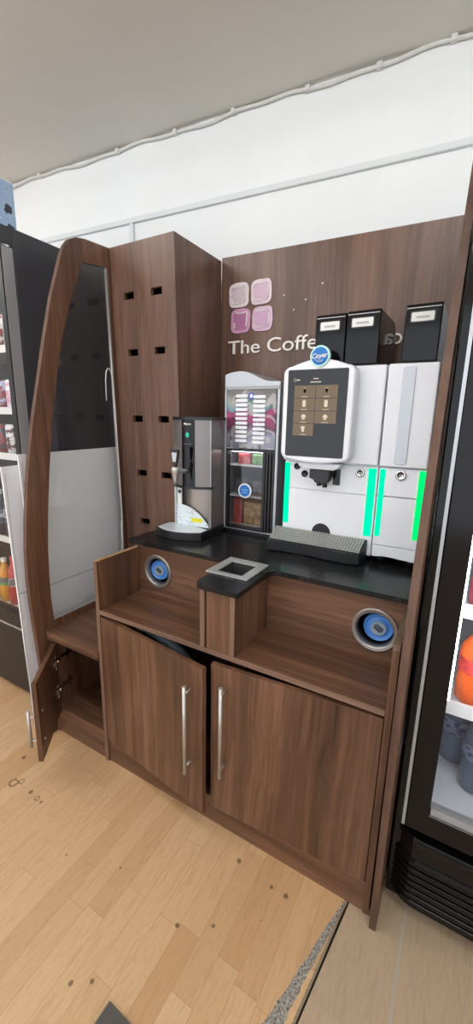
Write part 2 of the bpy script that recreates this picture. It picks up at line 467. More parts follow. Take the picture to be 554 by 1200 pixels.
def bar_handle(parent, x, z0, z1, T, name='handle'):
    y = -.034
    b = B(); b.cyl((x, y, z0), (x, y, z1), .0062, 16)
    for z in (z0 + .028, z1 - .028): b.cyl((x, y, z), (x, -.0005, z), .0042, 12)
    h = obj(name, b, 'steel', parent, T=T); h['label'] = 'brushed steel bar handle'
    return h
def door(parent, hinge, width, z0, z1, ang, flip=False):
    """door drawn from the hinge along +X, then swung by ang about the hinge"""
    T = Matrix.Translation((hinge[0], hinge[1], 0)) @ Matrix.Rotation(ang, 4, 'Z')
    x0, x1 = (-width, 0) if flip else (0, width)
    return obj('door', B().box(x0, x1, 0, T18, z0, z1), 'wood_z', parent, .0012, T=T), T
dl, T = door(base, (.0205, 0.0), .526, .112, .661, -math.radians(7.6))
bar_handle(dl, .480, .275, .600, T)
dr, T = door(base, (1.0605, 0.0), .514, .112, .661, math.radians(3.4), True)
bar_handle(dr, -.460, .285, .614, T)

hose = obj('drain_hose', B().tube([(.08, .16, .56), (.12, .11, .60), (.18, .085, .622), (.24, .072, .622), (.30, .066, .606), (.345, .068, .586), (.372, .08, .55), (.382, .10, .48), (.385, .13, .3), (.385, .14, .109)], .019, 12),
           plain('grey_hose', '#5c6a78', .45))
tag(hose, 'dark grey drain hose seen through the gap above the left ajar door', 'hose')

# low cabinet to the left
XG = -.314
low = thing('low_cabinet', 'small low walnut cabinet with its door swung open, below the glazed gable', 'cabinet', (-.16, .2, 0))
obj('top_panel', B().box(XG + .001, -.0008, -.010, .440, .470, .508), 'wood_x', low, .0012)
obj('side_panel', B().box(XG + .001, XG + .017, .004, .440, 0, .4695), 'wood_z', low)
obj('carcass_floor', B().box(XG + .0175, -.0008, .004, .425, .118, .134), 'wood_x', low)
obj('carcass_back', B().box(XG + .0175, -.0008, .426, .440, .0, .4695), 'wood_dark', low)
obj('plinth', B().box(XG + .0175, -.0008, .006, .022, 0, .1175), 'wood_x', low)
ang = -math.atan2(.222, .185)
dd, T = door(low, (XG + .019, -.002), .285, .115, .452, ang)
bar_handle(dd, .245, .150, .312, T)
for z in (.215, .34): obj('screw_cap', B().cyl((.245, T18, z-.03), (.245, T18 + .0015, z-.03), .005, 12), 'label_white', dd, T=T)
for z in (.232, .372):
    h = B(); h.box(.012, .040, T18 + .0003, T18 + .006, z - .012, z + .012, T=T); h.cyl(T @ Vector((.03, T18, z-.026)), T @ Vector((.03, T18 + .004, z-.026)), .008, 12)
    h.cyl(T @ Vector((.03, T18, z+.026)), T @ Vector((.03, T18 + .004, z+.026)), .008, 12)
    h.box(XG + .0178, XG + .026, .03, .085, z - .007, z + .007)
    h.box(XG + .0178, XG + .023, .06, .07, z - .022, z + .022)
    h.tube([T @ Vector((.02, T18 + .006, z)), (XG + .034, .018, z), (XG + .024, .04, z)], .005, 8)
    obj('hinge', h, 'chrome', low)['label'] = 'steel cup hinge'

# ------------------------------------------------------------------ gables
OUT = [(-.028, 0), (-.040, .2), (-.052, .437), (-.062, .62), (-.065, .759), (-.060, .88), (-.047, 1.004), (-.028, 1.14), (-.005, 1.269), (.024, 1.40),
       (.057, 1.527), (.098, 1.69), (.144, 1.856), (.186, 1.975), (.206, 2.029), (.222, 2.062), (.246, 2.090), (.280, 2.108), (.322, 2.117), (.470, 2.127), (.790, 2.127), (.790, 0)]
HOLE = [(.034, .540), (.028, .64), (.029, .74), (.036, .88), (.050, 1.02), (.074, 1.20), (.101, 1.365), (.137, 1.54), (.176, 1.701), (.225, 1.84),
        (.270, 1.95), (.292, 2.003), (.302, 2.022), (.318, 2.030), (.425, 2.043), (.435, 2.040), (.438, 2.02), (.462, .90), (.464, .54)]
def gable(x0, x1, label):
    g = thing('gable_panel', label, 'panel', ((x0+x1)/2, .3, 0))
    # face pieces: bridge outline to window outline by triangulated fill, then solidify by hand
    bm = bmesh.new()
    def loop(P, x):
        V = [bm.verts.new((x, y, z)) for y, z in P]
        return V, [bm.edges.new((V[i], V[(i+1) % len(V)])) for i in range(len(V))]
    rings = []
    for x in (x0, x1):
        o, eo = loop(OUT, x); h, eh = loop(HOLE, x)
        bmesh.ops.triangle_fill(bm, use_beauty=True, use_dissolve=False, edges=eo + eh)
        rings.append((o, h))
    for k in (0, 1):
        A, C = rings[0][k], rings[1][k]; n = len(A)
        for i in range(n):
            try:
                f = bm.faces.new((A[i], A[(i+1) % n], C[(i+1) % n], C[i]))
                f.material_index = 1 if k == 0 else 2
            except ValueError: pass
    bb = B(); bb.bm.free(); bb.bm = bm
    obj('frame', bb, ['wood_z', 'wood_edge', 'silver_grey'], g)
    xm = (x0 + x1) / 2
    obj('glass_pane', B().prism(HOLE, 0, xm - .002, xm + .002), 'glass', g)
    # bright metal bead down the rear edge of the window
    bd = B(); hp = [(y - .006, z) for y, z in HOLE[15:]]
    for (ya, za), (yb, zb) in zip(hp, hp[1:]):
        bd.cyl((x1 - .004, ya, za), (x1 - .004, yb, zb), .0045, 10)
    obj('edge_bead', bd, 'steel', g)
    return g
gable(XG - .020, XG, 'tall curved walnut gable with a long glass window beside the black fridge')
gable(1.0885, 1.1065, 'curved walnut gable edge between the coffee counter and right-hand drinks fridge')

wire = obj('wire_hook', B().tube([(XG + .007, .388, 1.48), (XG + .007, .389, 1.57), (XG + .007, .394, 1.605), (XG + .007, .404, 1.622), (XG + .007, .416, 1.622),
      (XG + .007, .426, 1.603), (XG + .007, .432, 1.57), (XG + .007, .437, 1.45), (XG + .007, .444, 1.2), (XG + .007, .450, .93), (XG + .007, .440, .70), (XG + .007, .4415, .5085)], .0024, 8), 'label_white')
tag(wire, 'thin bent wire hook hanging against the glass of the left gable', 'wire')

# ------------------------------------------------------------------ tall cabinet with slots
tower = thing('tall_cabinet', 'tall walnut cabinet with two columns of dark hand slots, left of logo', 'cabinet', (-.13, .6, 0))
XT0, XT1 = XG + .0012, .0445
def yT(z): return .453 + (2.126 - z) * .026
slots = []
for zc, xa, xb in ((1.925, -.213, -.056), (1.692, -.205, -.050), (1.402, -.198, -.044), (1.148, -.190, -.040), (.907, -.185, -.034)):
    for xc in (xa, xb): slots.append((xc - .03, xc + .03, zc - .0145, zc + .0145))
b = B()
xs = sorted(set([XT0, XT1] + [v for s_ in slots for v in s_[:2]])); zs = sorted(set([0, 2.126] + [v for s_ in slots for v in s_[2:]]))
grid = {}
def gv(i, k, y):
    key = (i, k, y)
    if key not in grid: grid[key] = b.bm.verts.new((xs[i], yT(zs[k]) + y, zs[k]))
    return grid[key]
def is_hole(i, k):
    if not (0 <= i < len(xs)-1 and 0 <= k < len(zs)-1): return True
    xm, zm = (xs[i]+xs[i+1])/2, (zs[k]+zs[k+1])/2
    return any(a < xm < c and d < zm < e for a, c, d, e in slots)
for i in range(len(xs)-1):
    for k in range(len(zs)-1):
        if is_hole(i, k): continue
        b._f([gv(i, k, 0), gv(i+1, k, 0), gv(i+1, k+1, 0), gv(i, k+1, 0)])
        b._f([gv(i, k, T18), gv(i, k+1, T18), gv(i+1, k+1, T18), gv(i+1, k, T18)])
        for (di, dk, p, q) in ((-1, 0, (i, k), (i, k+1)), (1, 0, (i+1, k), (i+1, k+1)), (0, -1, (i, k), (i+1, k)), (0, 1, (i, k+1), (i+1, k+1))):
            if is_hole(i+di, k+dk): b._f([gv(*p, 0), gv(*q, 0), gv(*q, T18), gv(*p, T18)])
obj('front_panel', b, 'wood_panel', tower)
b = B(); b.prism([(yT(0) + T18 + .0005, 0), (yT(2.126) + T18 + .0005, 2.126), (.805, 2.126), (.805, 0)], 0, XT1 - T18, XT1); obj('side_panel', b, 'wood_panel', tower)
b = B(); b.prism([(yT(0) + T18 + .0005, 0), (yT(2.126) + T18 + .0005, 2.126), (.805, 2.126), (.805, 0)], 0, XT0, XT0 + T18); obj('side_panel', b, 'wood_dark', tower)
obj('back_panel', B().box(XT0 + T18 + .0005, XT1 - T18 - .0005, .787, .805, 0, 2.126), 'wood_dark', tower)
obj('top_panel', B().box(XT0 + T18 + .0005, XT1 - T18 - .0005, .475, .786, 2.108, 2.126), 'wood_panel', tower)

# ------------------------------------------------------------------ rear panel, sign
bp = obj('walnut_board', B().prism([(.046, 0), (1.047, 0), (1.047, 2.118), (.046, 2.140)], 1, .809, .827), 'wood_panel', loc=(.55, .818, 0))
tag(bp, 'large walnut board behind the machines carrying the pink logo', 'panel')

logo = thing('wall_logo', 'logo of four rounded pink squares on the walnut board', 'logo', (.2, .808, 1.80))
def blob(cx, cz, w, h, seed):
    rr = random.Random(seed); P = []
    for i in range(40):
        t = 2*PI*i/40; c, s_ = math.cos(t), math.sin(t)
        k = (abs(c)**5 + abs(s_)**5) ** (-1/5)
        k *= 1 + .035*math.sin(3*t + rr.random()*6) * (1 if i else 1)
        P.append((cx + c*k*w/2, cz + s_*k*h/2))
    # smooth the jitter
    n = len(P); return [((P[i-1][0] + P[i][0]*2 + P[(i+1) % n][0])/4, (P[i-1][1] + P[i][1]*2 + P[(i+1) % n][1])/4) for i in range(n)]
cols = [(.1435, 1.969, '#cdbcc6', '#e3d6da'), (.259, 1.970, '#cfb0c4', '#dfcdd6'), (.154, 1.857, '#b07099', '#c896b6'), (.268, 1.857, '#c7a0c0', '#d4b3cb')]
for k, (cx, cz, c1, c2) in enumerate(cols):
    p = obj('logo_square', B().prism(blob(cx, cz, .104, .106, k), 1, .802, .8085), plain('logo_rim_pink', c2, .4), logo, .002)
    q = obj('inner_square', B().prism(blob(cx, cz, .078, .080, k+9), 1, .8005, .8018), plain('logo_pink', c1, .4), p)
    # pale brush strokes along the inner edge
    r = .036
    if k == 2: segs = [[(-r*.7, r), (0, r*.9), (r, r)], [(r, r*.95), (r*.95, 0), (r*.9, -r*.75)], [(-r*.9, -r*.2), (-r*.85, -r*.9)]]
    else: segs = [[(-r, r*.6), (-r*.85, r), (0, r*.95), (r*.7, r)], [(r, r*.7), (r*.95, -r*.8)], [(-r, -r*.4), (-r*.9, -r), (r*.3, -r*.98)]]
    for sg in segs: obj('brush_stroke', B().tube([(cx + u, .8004, cz + v) for u, v in sg], .0034, 8), 'sign_white', p)
    p['label'] = ['pale pink rounded square, upper left', 'light pink rounded square, upper right', 'deep pink rounded square, lower left', 'mauve pink rounded square, lower right'][k]

sign = thing('sign_lettering', 'raised off-white letters reading The Coffee below the pink logo', 'lettering', (.3, .808, 1.71))
def letters(body, width, height, x_left, z_base, y=.800, flip=False):
    t = text_bm(body, 1., .05)
    bm = t.bm; xs_ = [v.co.x for v in bm.verts]; ys_ = [v.co.y for v in bm.verts if True]
    x0, x1 = min(xs_), max(xs_)
    sx = width / (x1 - x0); sz = height / .71
    for v in bm.verts:
        v.co = Vector((x_left + (v.co.x - x0)*sx, y + .0042 - v.co.z*.09, z_base + v.co.y*sz))
    # split into islands: one letter each
    todo = set(bm.verts)
    isl = []
    while todo:
        st = [todo.pop()]; g = []
        while st:
            v = st.pop(); g.append(v)
            for e in v.link_edges:
                w = e.other_vert(v)
                if w in todo: todo.discard(w); st.append(w)
        isl.append(g)
    isl.sort(key=lambda g: min(v.co.x for v in g))
    for g in isl:
        b = B(); mp = {v: b.bm.verts.new(v.co) for v in g}; gs = set(g)
        for f in bm.faces:
            if f.verts[0] in gs:
                try: b.bm.faces.new([mp[v] for v in f.verts])
                except ValueError: pass
        obj('letter', b, 'sign_edge', sign)
    bm.free()
letters('The Coffee', .500, .061, .090, 1.7125)
letters('oa', .080, .061, .838, 1.7080)
letters('l', .012, .061, 1.034, 1.7040)
for k, (x, z) in enumerate(((.37, 1.943), (.471, 1.914), (.418, 1.879), (.542, 1.968))):
    s_ = obj('screw_hole', B().cyl((x, .8085, z), (x, .8070, z), .0035, 10), 'cord_white', bp)

# ------------------------------------------------------------------ worktop with the chute tongue
b = B()
def arc(cx, cy, r, a0, a1, n=6): return [(cx + r*math.cos(math.radians(a0 + (a1-a0)*i/n)), cy + r*math.sin(math.radians(a0 + (a1-a0)*i/n))) for i in range(n+1)]
xl, xr, yw, yf = .468, .628, .2195, -.012
pl = [(-.036, yw)] + arc(xl - .035, yw - .035, .035, 90, 0) + arc(xl + .028, yf + .028, .028, 180, 270) + arc(xr - .012, yf + .012, .012, 270, 360) + arc(xr + .03, yw - .03, .03, 180, 90) \
     + [(1.0855, yw), (1.0855, .806), (.0465, .806), (.0465, .450), (-.036, .450)]
# square cut-out for the chute: bridge with a slit-free two-piece outline (boolean kept out: triangle fill)
bm = b.bm; rings = []
HX0, HX1, HY0, HY1 = .478, .577, .105, .214
for z in (H_TOP, .909):
    o = [bm.verts.new((x, y, z)) for x, y in pl]; h = [bm.verts.new(p_ + (z,)) for p_ in ((HX0, HY0), (HX1, HY0), (HX1, HY1), (HX0, HY1))]
    es = [bm.edges.new((L_[i], L_[(i+1) % len(L_)])) for L_ in (o, h) for i in range(len(L_))]
    bmesh.ops.triangle_fill(bm, use_beauty=True, use_dissolve=False, edges=es); rings.append((o, h))
for k in (0, 1):
    A, C = rings[0][k], rings[1][k]
    for i in range(len(A)): bm.faces.new((A[i], A[(i+1) % len(A)], C[(i+1) % len(A)], C[i]))
wt = obj('worktop', b, 'granite', loc=(.5, .5, .892)); tag(wt, 'speckled black worktop with a tongue reaching forward', 'worktop')

chute = thing('waste_chute', 'square brushed steel waste chute ring set in the black worktop tongue', 'waste chute', (.53, .165, .909))
sq = lambda x0, x1, y0, y1: [(x0, y0), (x1, y0), (x1, y1), (x0, y1)]
obj('rim', B().frame(sq(.449, .606, .084, .248), sq(HX0 + .002, HX1 - .002, HY0 + .002, HY1 - .002), 2, .9095, .9135), 'steel_x', chute, .001)
b = B(); b.frame(sq(HX0 + .001, HX1 - .001, HY0 + .001, HY1 - .001), sq(HX0 + .0025, HX1 - .0025, HY0 + .0025, HY1 - .0025), 2, .70, .9094)
obj('chute_tube', b, plain('shaded_chute_steel', '#57585a', .35, .5), chute)  # tube steel coloured darker for the shade inside the hole
obj('chute_dark_stop', B().box(HX0 + .0027, HX1 - .0027, HY0 + .0027, HY1 - .0027, .700, .703), 'dark', chute)  # black sheet put in for the dark depth of the open chute

# lid dispensers in the niche backs
def lid_ring(c, label, tilt):
    d = thing('lid_dispenser', label, 'lid dispenser', (c[0], .222, c[1]))
    obj('ring', B().lathe([(.0545, -.030), (.0545, .002), (.057, .006), (.060, .0072), (.0655, .0062), (.0675, .0075), (.070, .006), (.0715, .0025), (.0715, .0004), (.0572, .0002), (.0572, -.030)], (c[0], .2222, c[1]), (0, -1, 0), 48, True), 'ring_steel', d)
    obj('tube', B().lathe([(.0555, -.0305), (.0555, -.16), (0, -.16)], (c[0], .2222, c[1]), (0, -1, 0), 40), 'black', d)
    return d
lid_ring(RL, 'chrome ringed lid dispenser hole in the left niche', 0)
lid_ring(RR, 'chrome ringed lid dispenser hole in the right niche', 0)
def cup_lid(c, rx, rz, label, g):
    r = thing('cup_cover', label, 'cup lid', c, g)
    T = Matrix.Translation(c) @ Matrix.Scale(rx, 4) @ Matrix.Rotation(rz, 4, 'Z')
    b = B().lathe([(0, .008), (.024, .008), (.027, .0), (.036, .0), (.0375, .006), (.040, .006), (.042, -.004), (.042, -.012), (.039, -.012), (.0, -.006)], (0, 0, 0), (0, -1, 0), 40)
    obj('lid_shell', b, 'lid_blue', r, T=T)
    obj('printed_disc', B().cyl((0, -.0082, 0), (0, -.0095, 0), .021, 28), plain('lid_print', '#8fa0ad', .5), r, T=T)
    bb = B()
    for k in range(3): bb.box(-.015 + .003*abs(k-1), .015 - .003*abs(k-1), -.0105, -.0096, -.007 + k*.006, -.003 + k*.006)
    obj('print_bars', bb, 'label_ink' if False else 'black', r, T=T @ Matrix.Rotation(.6, 4, 'Y'))
cup_lid((.109, .247, .790), 1.0, .12, 'blue cup lid standing in the left niche dispenser', None)
cup_lid((.988, .247, .7855), 1.08, .1, 'blue cup lid standing in the right niche dispenser', None)

# ------------------------------------------------------------------ water boiler
RB = Matrix.Translation((.0595, .412, 0)) @ Matrix.Rotation(math.radians(5), 4, 'Z')
boil = thing('water_boiler', 'steel hot water boiler with black centre strip and tap, left of machines', 'water boiler', (.15, .45, .909))
WB = .184; DB = .125
def front(n0, n1, off=0.):
    """points along the bowed front from x fraction n0 to n1"""
    return [(WB*t, -.032*math.sin(PI*t) + off) for t in [n0 + (n1-n0)*i/12 for i in range(13)]]
def body(z0, z1, n0, n1, back, mat, name, off=0.):
    P = front(n0, n1, off); P = P + [(P[-1][0], back), (P[0][0], back)]
    return obj(name, B().prism(P, 2, z0, z1), mat, boil, T=RB)
o = body(1.128, 1.402, 0, 1, DB, 'boiler_steel', 'tank_casing')
body(1.4025, 1.414, .0, 1.02, DB, 'black', 'top_cap', -.005)
s_ = body(1.118, 1.402, .34, .66, -.0025, 'black_gloss', 'control_strip', -.004)
body(1.118, 1.1275, 0, 1, .02, 'black', 'lower_lip', -.005)
body(.946, 1.1275, .04, .96, DB, 'recess_steel', 'lower_recess', .045)
obj('side_cheek', B().box(.172, WB, .0, DB, .946, 1.1275), 'boiler_steel', boil, T=RB)
obj('side_cheek', B().box(0, .010, .0, DB, .946, 1.1275), 'silver', boil, T=RB)
br = obj('white_bracket', B().box(.0115, .034, .004, .0095, 1.035, 1.1170), 'label_white', boil, T=RB)
obj('bracket_hole', B().cyl((.024, .0039, 1.095), (.024, .0030, 1.095), .008, 16), 'black', br, T=RB)
obj('side_seam', B().box(WB - .0035, WB - .0005, -.0035, -.0003, 1.13, 1.40), 'silver', boil, T=RB)
obj('inner_post', B().box(.066, .090, .02, .040, .946, 1.1175), 'black', boil, T=RB)
# base tray
P = [(.004, DB), (.0, .04), (-.050, .012)] + [(-.050 + .228*t, -.040 - .072*math.sin(PI*(.12 + .76*t))**.8 + .0*t) for t in [i/14 for i in range(15)]] + [(WB - .003, -.02), (WB, DB)]
tray = obj('drip_base', B().prism(P, 2, .9095, .9440), 'black', boil, .002, T=RB)
c0 = (.075, -.03)
P2 = [(c0[0] + (x-c0[0])*.93, c0[1] + (y-c0[1])*.93) for x, y in P[1:-1]]
def perforated(name, color, hole, scale):
    t = NT(name); vo = t.n('ShaderNodeTexVoronoi'); vo.inputs['Scale'].default_value = scale; vo.inputs['Randomness'].default_value = .45
    t.l(t.obj(), vo.inputs['Vector'])
    f = t.math('LESS_THAN', vo.outputs['Distance'], .26)
    t.bsdf(t.mix(f, hexc(color), hexc(hole)), .35, .2); return t.m
M['perf'] = perforated('perforated_plate', '#dfe9ef', '#4f565c', 125)
obj('drip_plate', B().prism(P2, 2, .9442, .9462), 'perf', boil, T=RB)['label'] = 'pale perforated drip plate'
P3 = [(.012, .947), (.171, .947), (.168, .962), (.13, 1.0), (.10, 1.022), (.06, 1.036), (.012, 1.044)]
obj('splash_plate', B().prism(P3, 1, .0, .003), 'perf', boil, T=RB)
e = obj('warning_sticker', B().prism(rounded(.085, .14, .967, .985, .008), 1, -.0012, -.0002), plain('yellow_sticker', '#e6dc1e', .5), boil, T=RB); e['label'] = 'yellow warning sticker'
# tap: arm from the strip, spout and lever
b = B(); b.tube([(.092, -.036, 1.195), (.090, -.07, 1.198), (.087, -.115, 1.200)], .010, 14); obj('tap_arm', b, 'silver', boil, T=RB)
b = B(); b.lathe([(0, .022), (.017, .022), (.019, .012), (.015, -.004), (.009, -.03), (.0085, -.050), (0, -.050)], (.087, -.120, 1.197), seg=20); obj('tap_spout', b, 'steel', boil, T=RB)
b = B(); b.prism([(.071, 1.288), (.103, 1.288), (.106, 1.280), (.098, 1.236), (.092, 1.224), (.082, 1.224), (.076, 1.236), (.068, 1.280)], 1, -.128, -.116)
b.cyl((.087, -.12, 1.219), (.087, -.12, 1.232), .008, 12)
obj('tap_lever', b, 'black', boil, .002, T=RB)
obj('lever_pad', B().prism([(.075, 1.276), (.099, 1.276), (.094, 1.240), (.080, 1.240)], 1, -.1295, -.1283), 'silver', boil, T=RB)
TL = RB @ Matrix.Translation((WB*.5, -.0372, 0))
t = text_bm('Marco', .013, .0003, .0, .0002); obj('maker_text', t, 'label_white', s_, T=TL @ at(0, 0, 1.382))
obj('status_light', B().prism([(.008*math.cos(i*PI/10), 1.342 + .010*math.sin(i*PI/10) + (.004 if i == 5 else 0)) for i in range(20)], 1, -.0012, -.0002), 'boiler_led', s_, T=TL)['label'] = 'green drop shaped status light'
obj('label_text', B().box(-.018, .018, -.0006, -.0001, 1.304, 1.307), 'label_ink', s_, T=TL)

# ------------------------------------------------------------------ vending / fridge column
chil = thing('cup_vending_fridge', 'slim silver vending unit with twenty-two selection buttons over a small glass fridge', 'vending unit', (.36, .66, .909))
CX0, CX1, CY = .230, .486, .55
crown = [(CX0, 1.590), (.262, 1.5985), (.300, 1.602), (.330, 1.599), (.362, 1.588), (.395, 1.572), (.420, 1.563), (.445, 1.559), (CX1, 1.558)]
obj('casing', B().frame(sq(CX0, CX1, .925, 1.54), sq(CX0 + .008, CX1 - .012, .930, 1.535), 1, CY, .79), 'silver', chil, .0015)
obj('crown', B().prism([(CX0, 1.5405)] + crown + [(CX1, 1.5405)], 1, CY, .79), 'silver', chil, .0015)
obj('trim_bar', B().box(CX0 + .003, CX1 - .003, CY - .003, CY - .0003, 1.529, 1.541), 'silver_grey', chil)
def graphic():
    t = NT('cup_graphic_panel'); v = t.obj((1, 1, 1))
    sp = t.n('ShaderNodeSeparateXYZ'); t.l(v, sp.inputs[0])
    n = t.n('ShaderNodeTexNoise'); n.inputs['Scale'].default_value = 9.; n.inputs['Detail'].default_value = 1.; t.l(v, n.inputs['Vector'])
    z = t.math('ADD', sp.outputs[2], t.math('MULTIPLY', t.math('SUBTRACT', n.outputs[0], .5), .22))
    band = t.ramp(t.math('DIVIDE', t.math('SUBTRACT', z, .375), .25),
        [(0, hexc('#70727a')), (.2, hexc('#8f8fa0')), (.36, hexc('#5d3f52')), (.5, hexc('#a03a66')), (.6, hexc('#7d3a58')), (.68, hexc('#5f8f93')), (.8, hexc('#9a948c')), (1, hexc('#6e6a66'))])
    vo = t.n('ShaderNodeTexVoronoi'); vo.inputs['Scale'].default_value = 22.; t.l(v, vo.inputs['Vector'])
    rings = t.math('SINE', t.math('MULTIPLY', t.noise(v, 7, 1), 55))
    c = t.mix(t.math('MULTIPLY', t.math('GREATER_THAN', rings, .45), .55), band, hexc('#b9b4ad'))
    c = t.mix(t.math('MULTIPLY', t.math('LESS_THAN', vo.outputs['Distance'], .22), .55), c, hexc('#3a3436'))
    t.bsdf(c, .18, .25); return t.m
pan = obj('selection_panel', B().box(CX0 + .010, CX1 - .016, CY + .002, CY + .02, 1.288, 1.529), graphic(), chil)
btn = None
for c_, (x0, x1) in enumerate(((.286, .343), (.369, .427))):
    for r in range(11):
        z = 1.503 - c_*.004 - r*.0183
        if btn is None:
            btn = obj('selection_button', B().prism(rounded(x0, x1, z - .0061, z + .0061, .0058), 1, CY - .006, CY + .0018), 'white', chil, .001)
            b0 = (x0, z)
        else:
            q = btn.copy(); COL.objects.link(q); q.parent = chil; q.location = (x0 - b0[0], 0, z - b0[1])
obj('indicator_light', B().lathe([(0, .006), (.005, .005), (.008, 0), (0, -.001)], (.3565, CY + .0018, 1.503), (0, -1, 0), 16), 'blue_led', chil)['label'] = 'blue indicator light'
obj('indicator_bezel', B().lathe([(.0085, .0), (.0085, .004), (.0125, .003), (.0125, .0)], (.3565, CY + .0015, 1.503), (0, -1, 0), 20, True), plain('violet_bezel', '#4450b8', .3), chil)
fd = obj('fridge_door', B().frame(sq(CX0 + .011, .432, .932, 1.284), sq(CX0 + .020, .420, .945, 1.275), 1, CY - .004, CY + .02), 'black', chil, .0015)
obj('door_glass', B().box(CX0 + .020, .420, CY + .004, CY + .007, .945, 1.275), 'glass_dim', fd)
hp = B()
for k in range(3): hp.box(.4345 + k*.013, .4445 + k*.013, CY - .004 + .004*k, CY + .02, .932, 1.284)
obj('door_handle_strip', hp, 'black', chil, .0015)
bd = obj('door_badge', B().cyl((.338, CY + .0038, 1.106), (.338, CY - .003, 1.106), .032, 32), 'white', fd); bd['label'] = 'round blue badge with white rim'
obj('badge_face', B().cyl((.338, CY - .0031, 1.106), (.338, CY - .0045, 1.106), .026, 32), 'blue_badge', bd)
bt = B()
for k, w in enumerate((.030, .026)): bt.box(.338 - w/2, .338 + w/2, CY - .0052, CY - .0046, 1.108 - k*.011, 1.112 - k*.011)
obj('badge_text', bt, plain('badge_text_pale', '#78b4e4', .4), bd)
for z in (1.072, 1.208): obj('wire_shelf', B().box(CX0 + .009, .470, CY + .024, .785, z, z + .006), 'label_white', chil)
obj('cavity_back', B().box(CX0 + .009, .470, .780, .788, .931, 1.286), 'fridge_black', chil)
obj('base_plate', B().box(CX0 + .009, .470, CY + .024, .779, .9305, .940), 'label_white', chil)
obj('inner_light', B().box(CX0 + .02, .46, CY + .03, CY + .04, 1.270, 1.280), 'soft_led', chil)
obj('foot_plinth', B().box(CX0 + .004, CX1 - .004, CY + .008, .78, .9095, .9248), 'black', chil)
def packet(x, z, w, h, col, col2, label, d=.05):
    p = thing('snack_packet', label, 'packet', (x, .625, z), None)
    b = B(); P = rounded(x - w/2, x + w/2, z, z + h, .006, 3)
    b.prism(P, 1, .60, .60 + d)
    t = NT('packet_print'); n = t.noise(t.obj(), 38, 3); t.bsdf(t.ramp(n, [(.4, hexc(col)), (.6, hexc(col2))]), .35)
    obj('wrapper', b, t.m, p, .006)
packet(.300, 1.2145, .06, .050, '#b83a48', '#d47a70', 'red packet on the top shelf of the small fridge')
packet(.375, 1.2145, .07, .048, '#5f8a4c', '#8aa678', 'green packet on the top shelf of the small fridge')
packet(.290, 1.0785, .06, .075, '#4a4448', '#6c6468', 'dark packet at left on the middle fridge shelf')
packet(.378, 1.0785, .07, .065, '#3e3a40', '#7a6a64', 'dark packet at right on the middle fridge shelf')
packet(.272, .9405, .045, .115, '#a03c38', '#c0605a', 'tall red packet on the bottom of the small fridge')
packet(.362, .9405, .115, .105, '#8e6a48', '#c09a68', 'wide golden brown packet on the bottom of the small fridge')

# ------------------------------------------------------------------ coffee machine
cm = thing('coffee_machine', 'white coffee machine with a large touchscreen and two black bean hoppers', 'coffee machine', (.72, .62, .909))
MX0, MX1 = .549, .8985
YL, YU = .482, .460
obj('body', B().box(MX0, MX1, YL + .006, .785, .930, 1.592), 'white', cm, .004)
obj('side_trim', B().box(MX0 - .012, MX0 - .0005, YL + .03, .78, .94, 1.585), 'silver_grey', cm, .003)
obj('lower_panel', B().box(MX0 + .001, MX1 - .001, YL, YL + .0055, .975, 1.152), 'white', cm, .0015)
obj('brew_panel', B().box(MX0 + .001, MX1 - .001, YL, YL + .0055, 1.1545, 1.256), 'white', cm, .0015)
obj('upper_panel', B().box(MX0 + .001, MX1 - .0005, YU, YL + .0055, 1.262, 1.591), 'white', cm, .006, seg=3)
def led(x0, x1, z0, z1, y, par, mat):
    e = obj('light_strip', B().box(x0, x1, y - .003, y - .0002, z0, z1), mat, par, .001); e['label'] = 'glowing green light strip'
led(.535 + .016, .5725, 1.012, 1.250, YL, cm, 'green_led')
led(.866, .893, 1.006, 1.250, YL, cm, 'green_led')
def lock(x, z, y, par, r=.0155):
    k = obj('lock', B().lathe([(0, .004), (r*.55, .004), (r*.6, .006), (r, .006), (r*1.05, 0), (0, -.001)], (x, y - .0002, z), (0, -1, 0), 28), 'chrome', par)
    obj('keyhole', B().box(x - .0015, x + .0015, y - .0056, y - .0044, z - .005, z + .005), 'black', k)
lock(.838, 1.232, YL, cm)
for x, z, r in ((.600, 1.238, .0125), (.632, 1.212, .013)):
    obj('sensor_port', B().lathe([(0, .0005), (r*.7, .001), (r*.8, .004), (r, .003), (r, 0), (0, -.0005)], (x, YL - .0002, z), (0, -1, 0), 24), 'black', cm)
# touchscreen unit
ys = .400
SXC = .690
def bowed(x0, x1, z0, z1, top, bot, r=.028):
    P = []
    n = 10
    for i in range(n+1):                       # top edge, right to left, bowed up
        t = i/n; P.append((x1 - r - (x1 - x0 - 2*r)*t, z1 + top*math.sin(PI*t)))
    for i in range(1, 6): a = PI/2 + PI/2*i/6; P.append((x0 + r + r*math.cos(a), z1 - r + r*math.sin(a)))
    P.append((x0, z1 - r)); P.append((x0, z0 + r))
    for i in range(1, 6): a = PI + PI/2*i/6; P.append((x0 + r + r*math.cos(a), z0 + r + r*math.sin(a)))
    for i in range(n+1): t = i/n; P.append((x0 + r + (x1 - x0 - 2*r)*t, z0 - bot*math.sin(PI*t)))
    for i in range(1, 6): a = 1.5*PI + PI/2*i/6; P.append((x1 - r + r*math.cos(a), z0 + r + r*math.sin(a)))
    P.append((x1, z0 + r)); P.append((x1, z1 - r))
    for i in range(1, 6): a = PI/2*i/6; P.append((x1 - r + r*math.cos(a), z1 - r + r*math.sin(a)))
    return P
tb = obj('screen_unit', B().prism(bowed(.562, .816, 1.270, 1.590, .022, .010), 1, ys, YU - .0005, smooth=False), 'white', cm, .010, seg=4)
SX0, SX1, SZ0, SZ1 = .582, .793, 1.284, 1.578
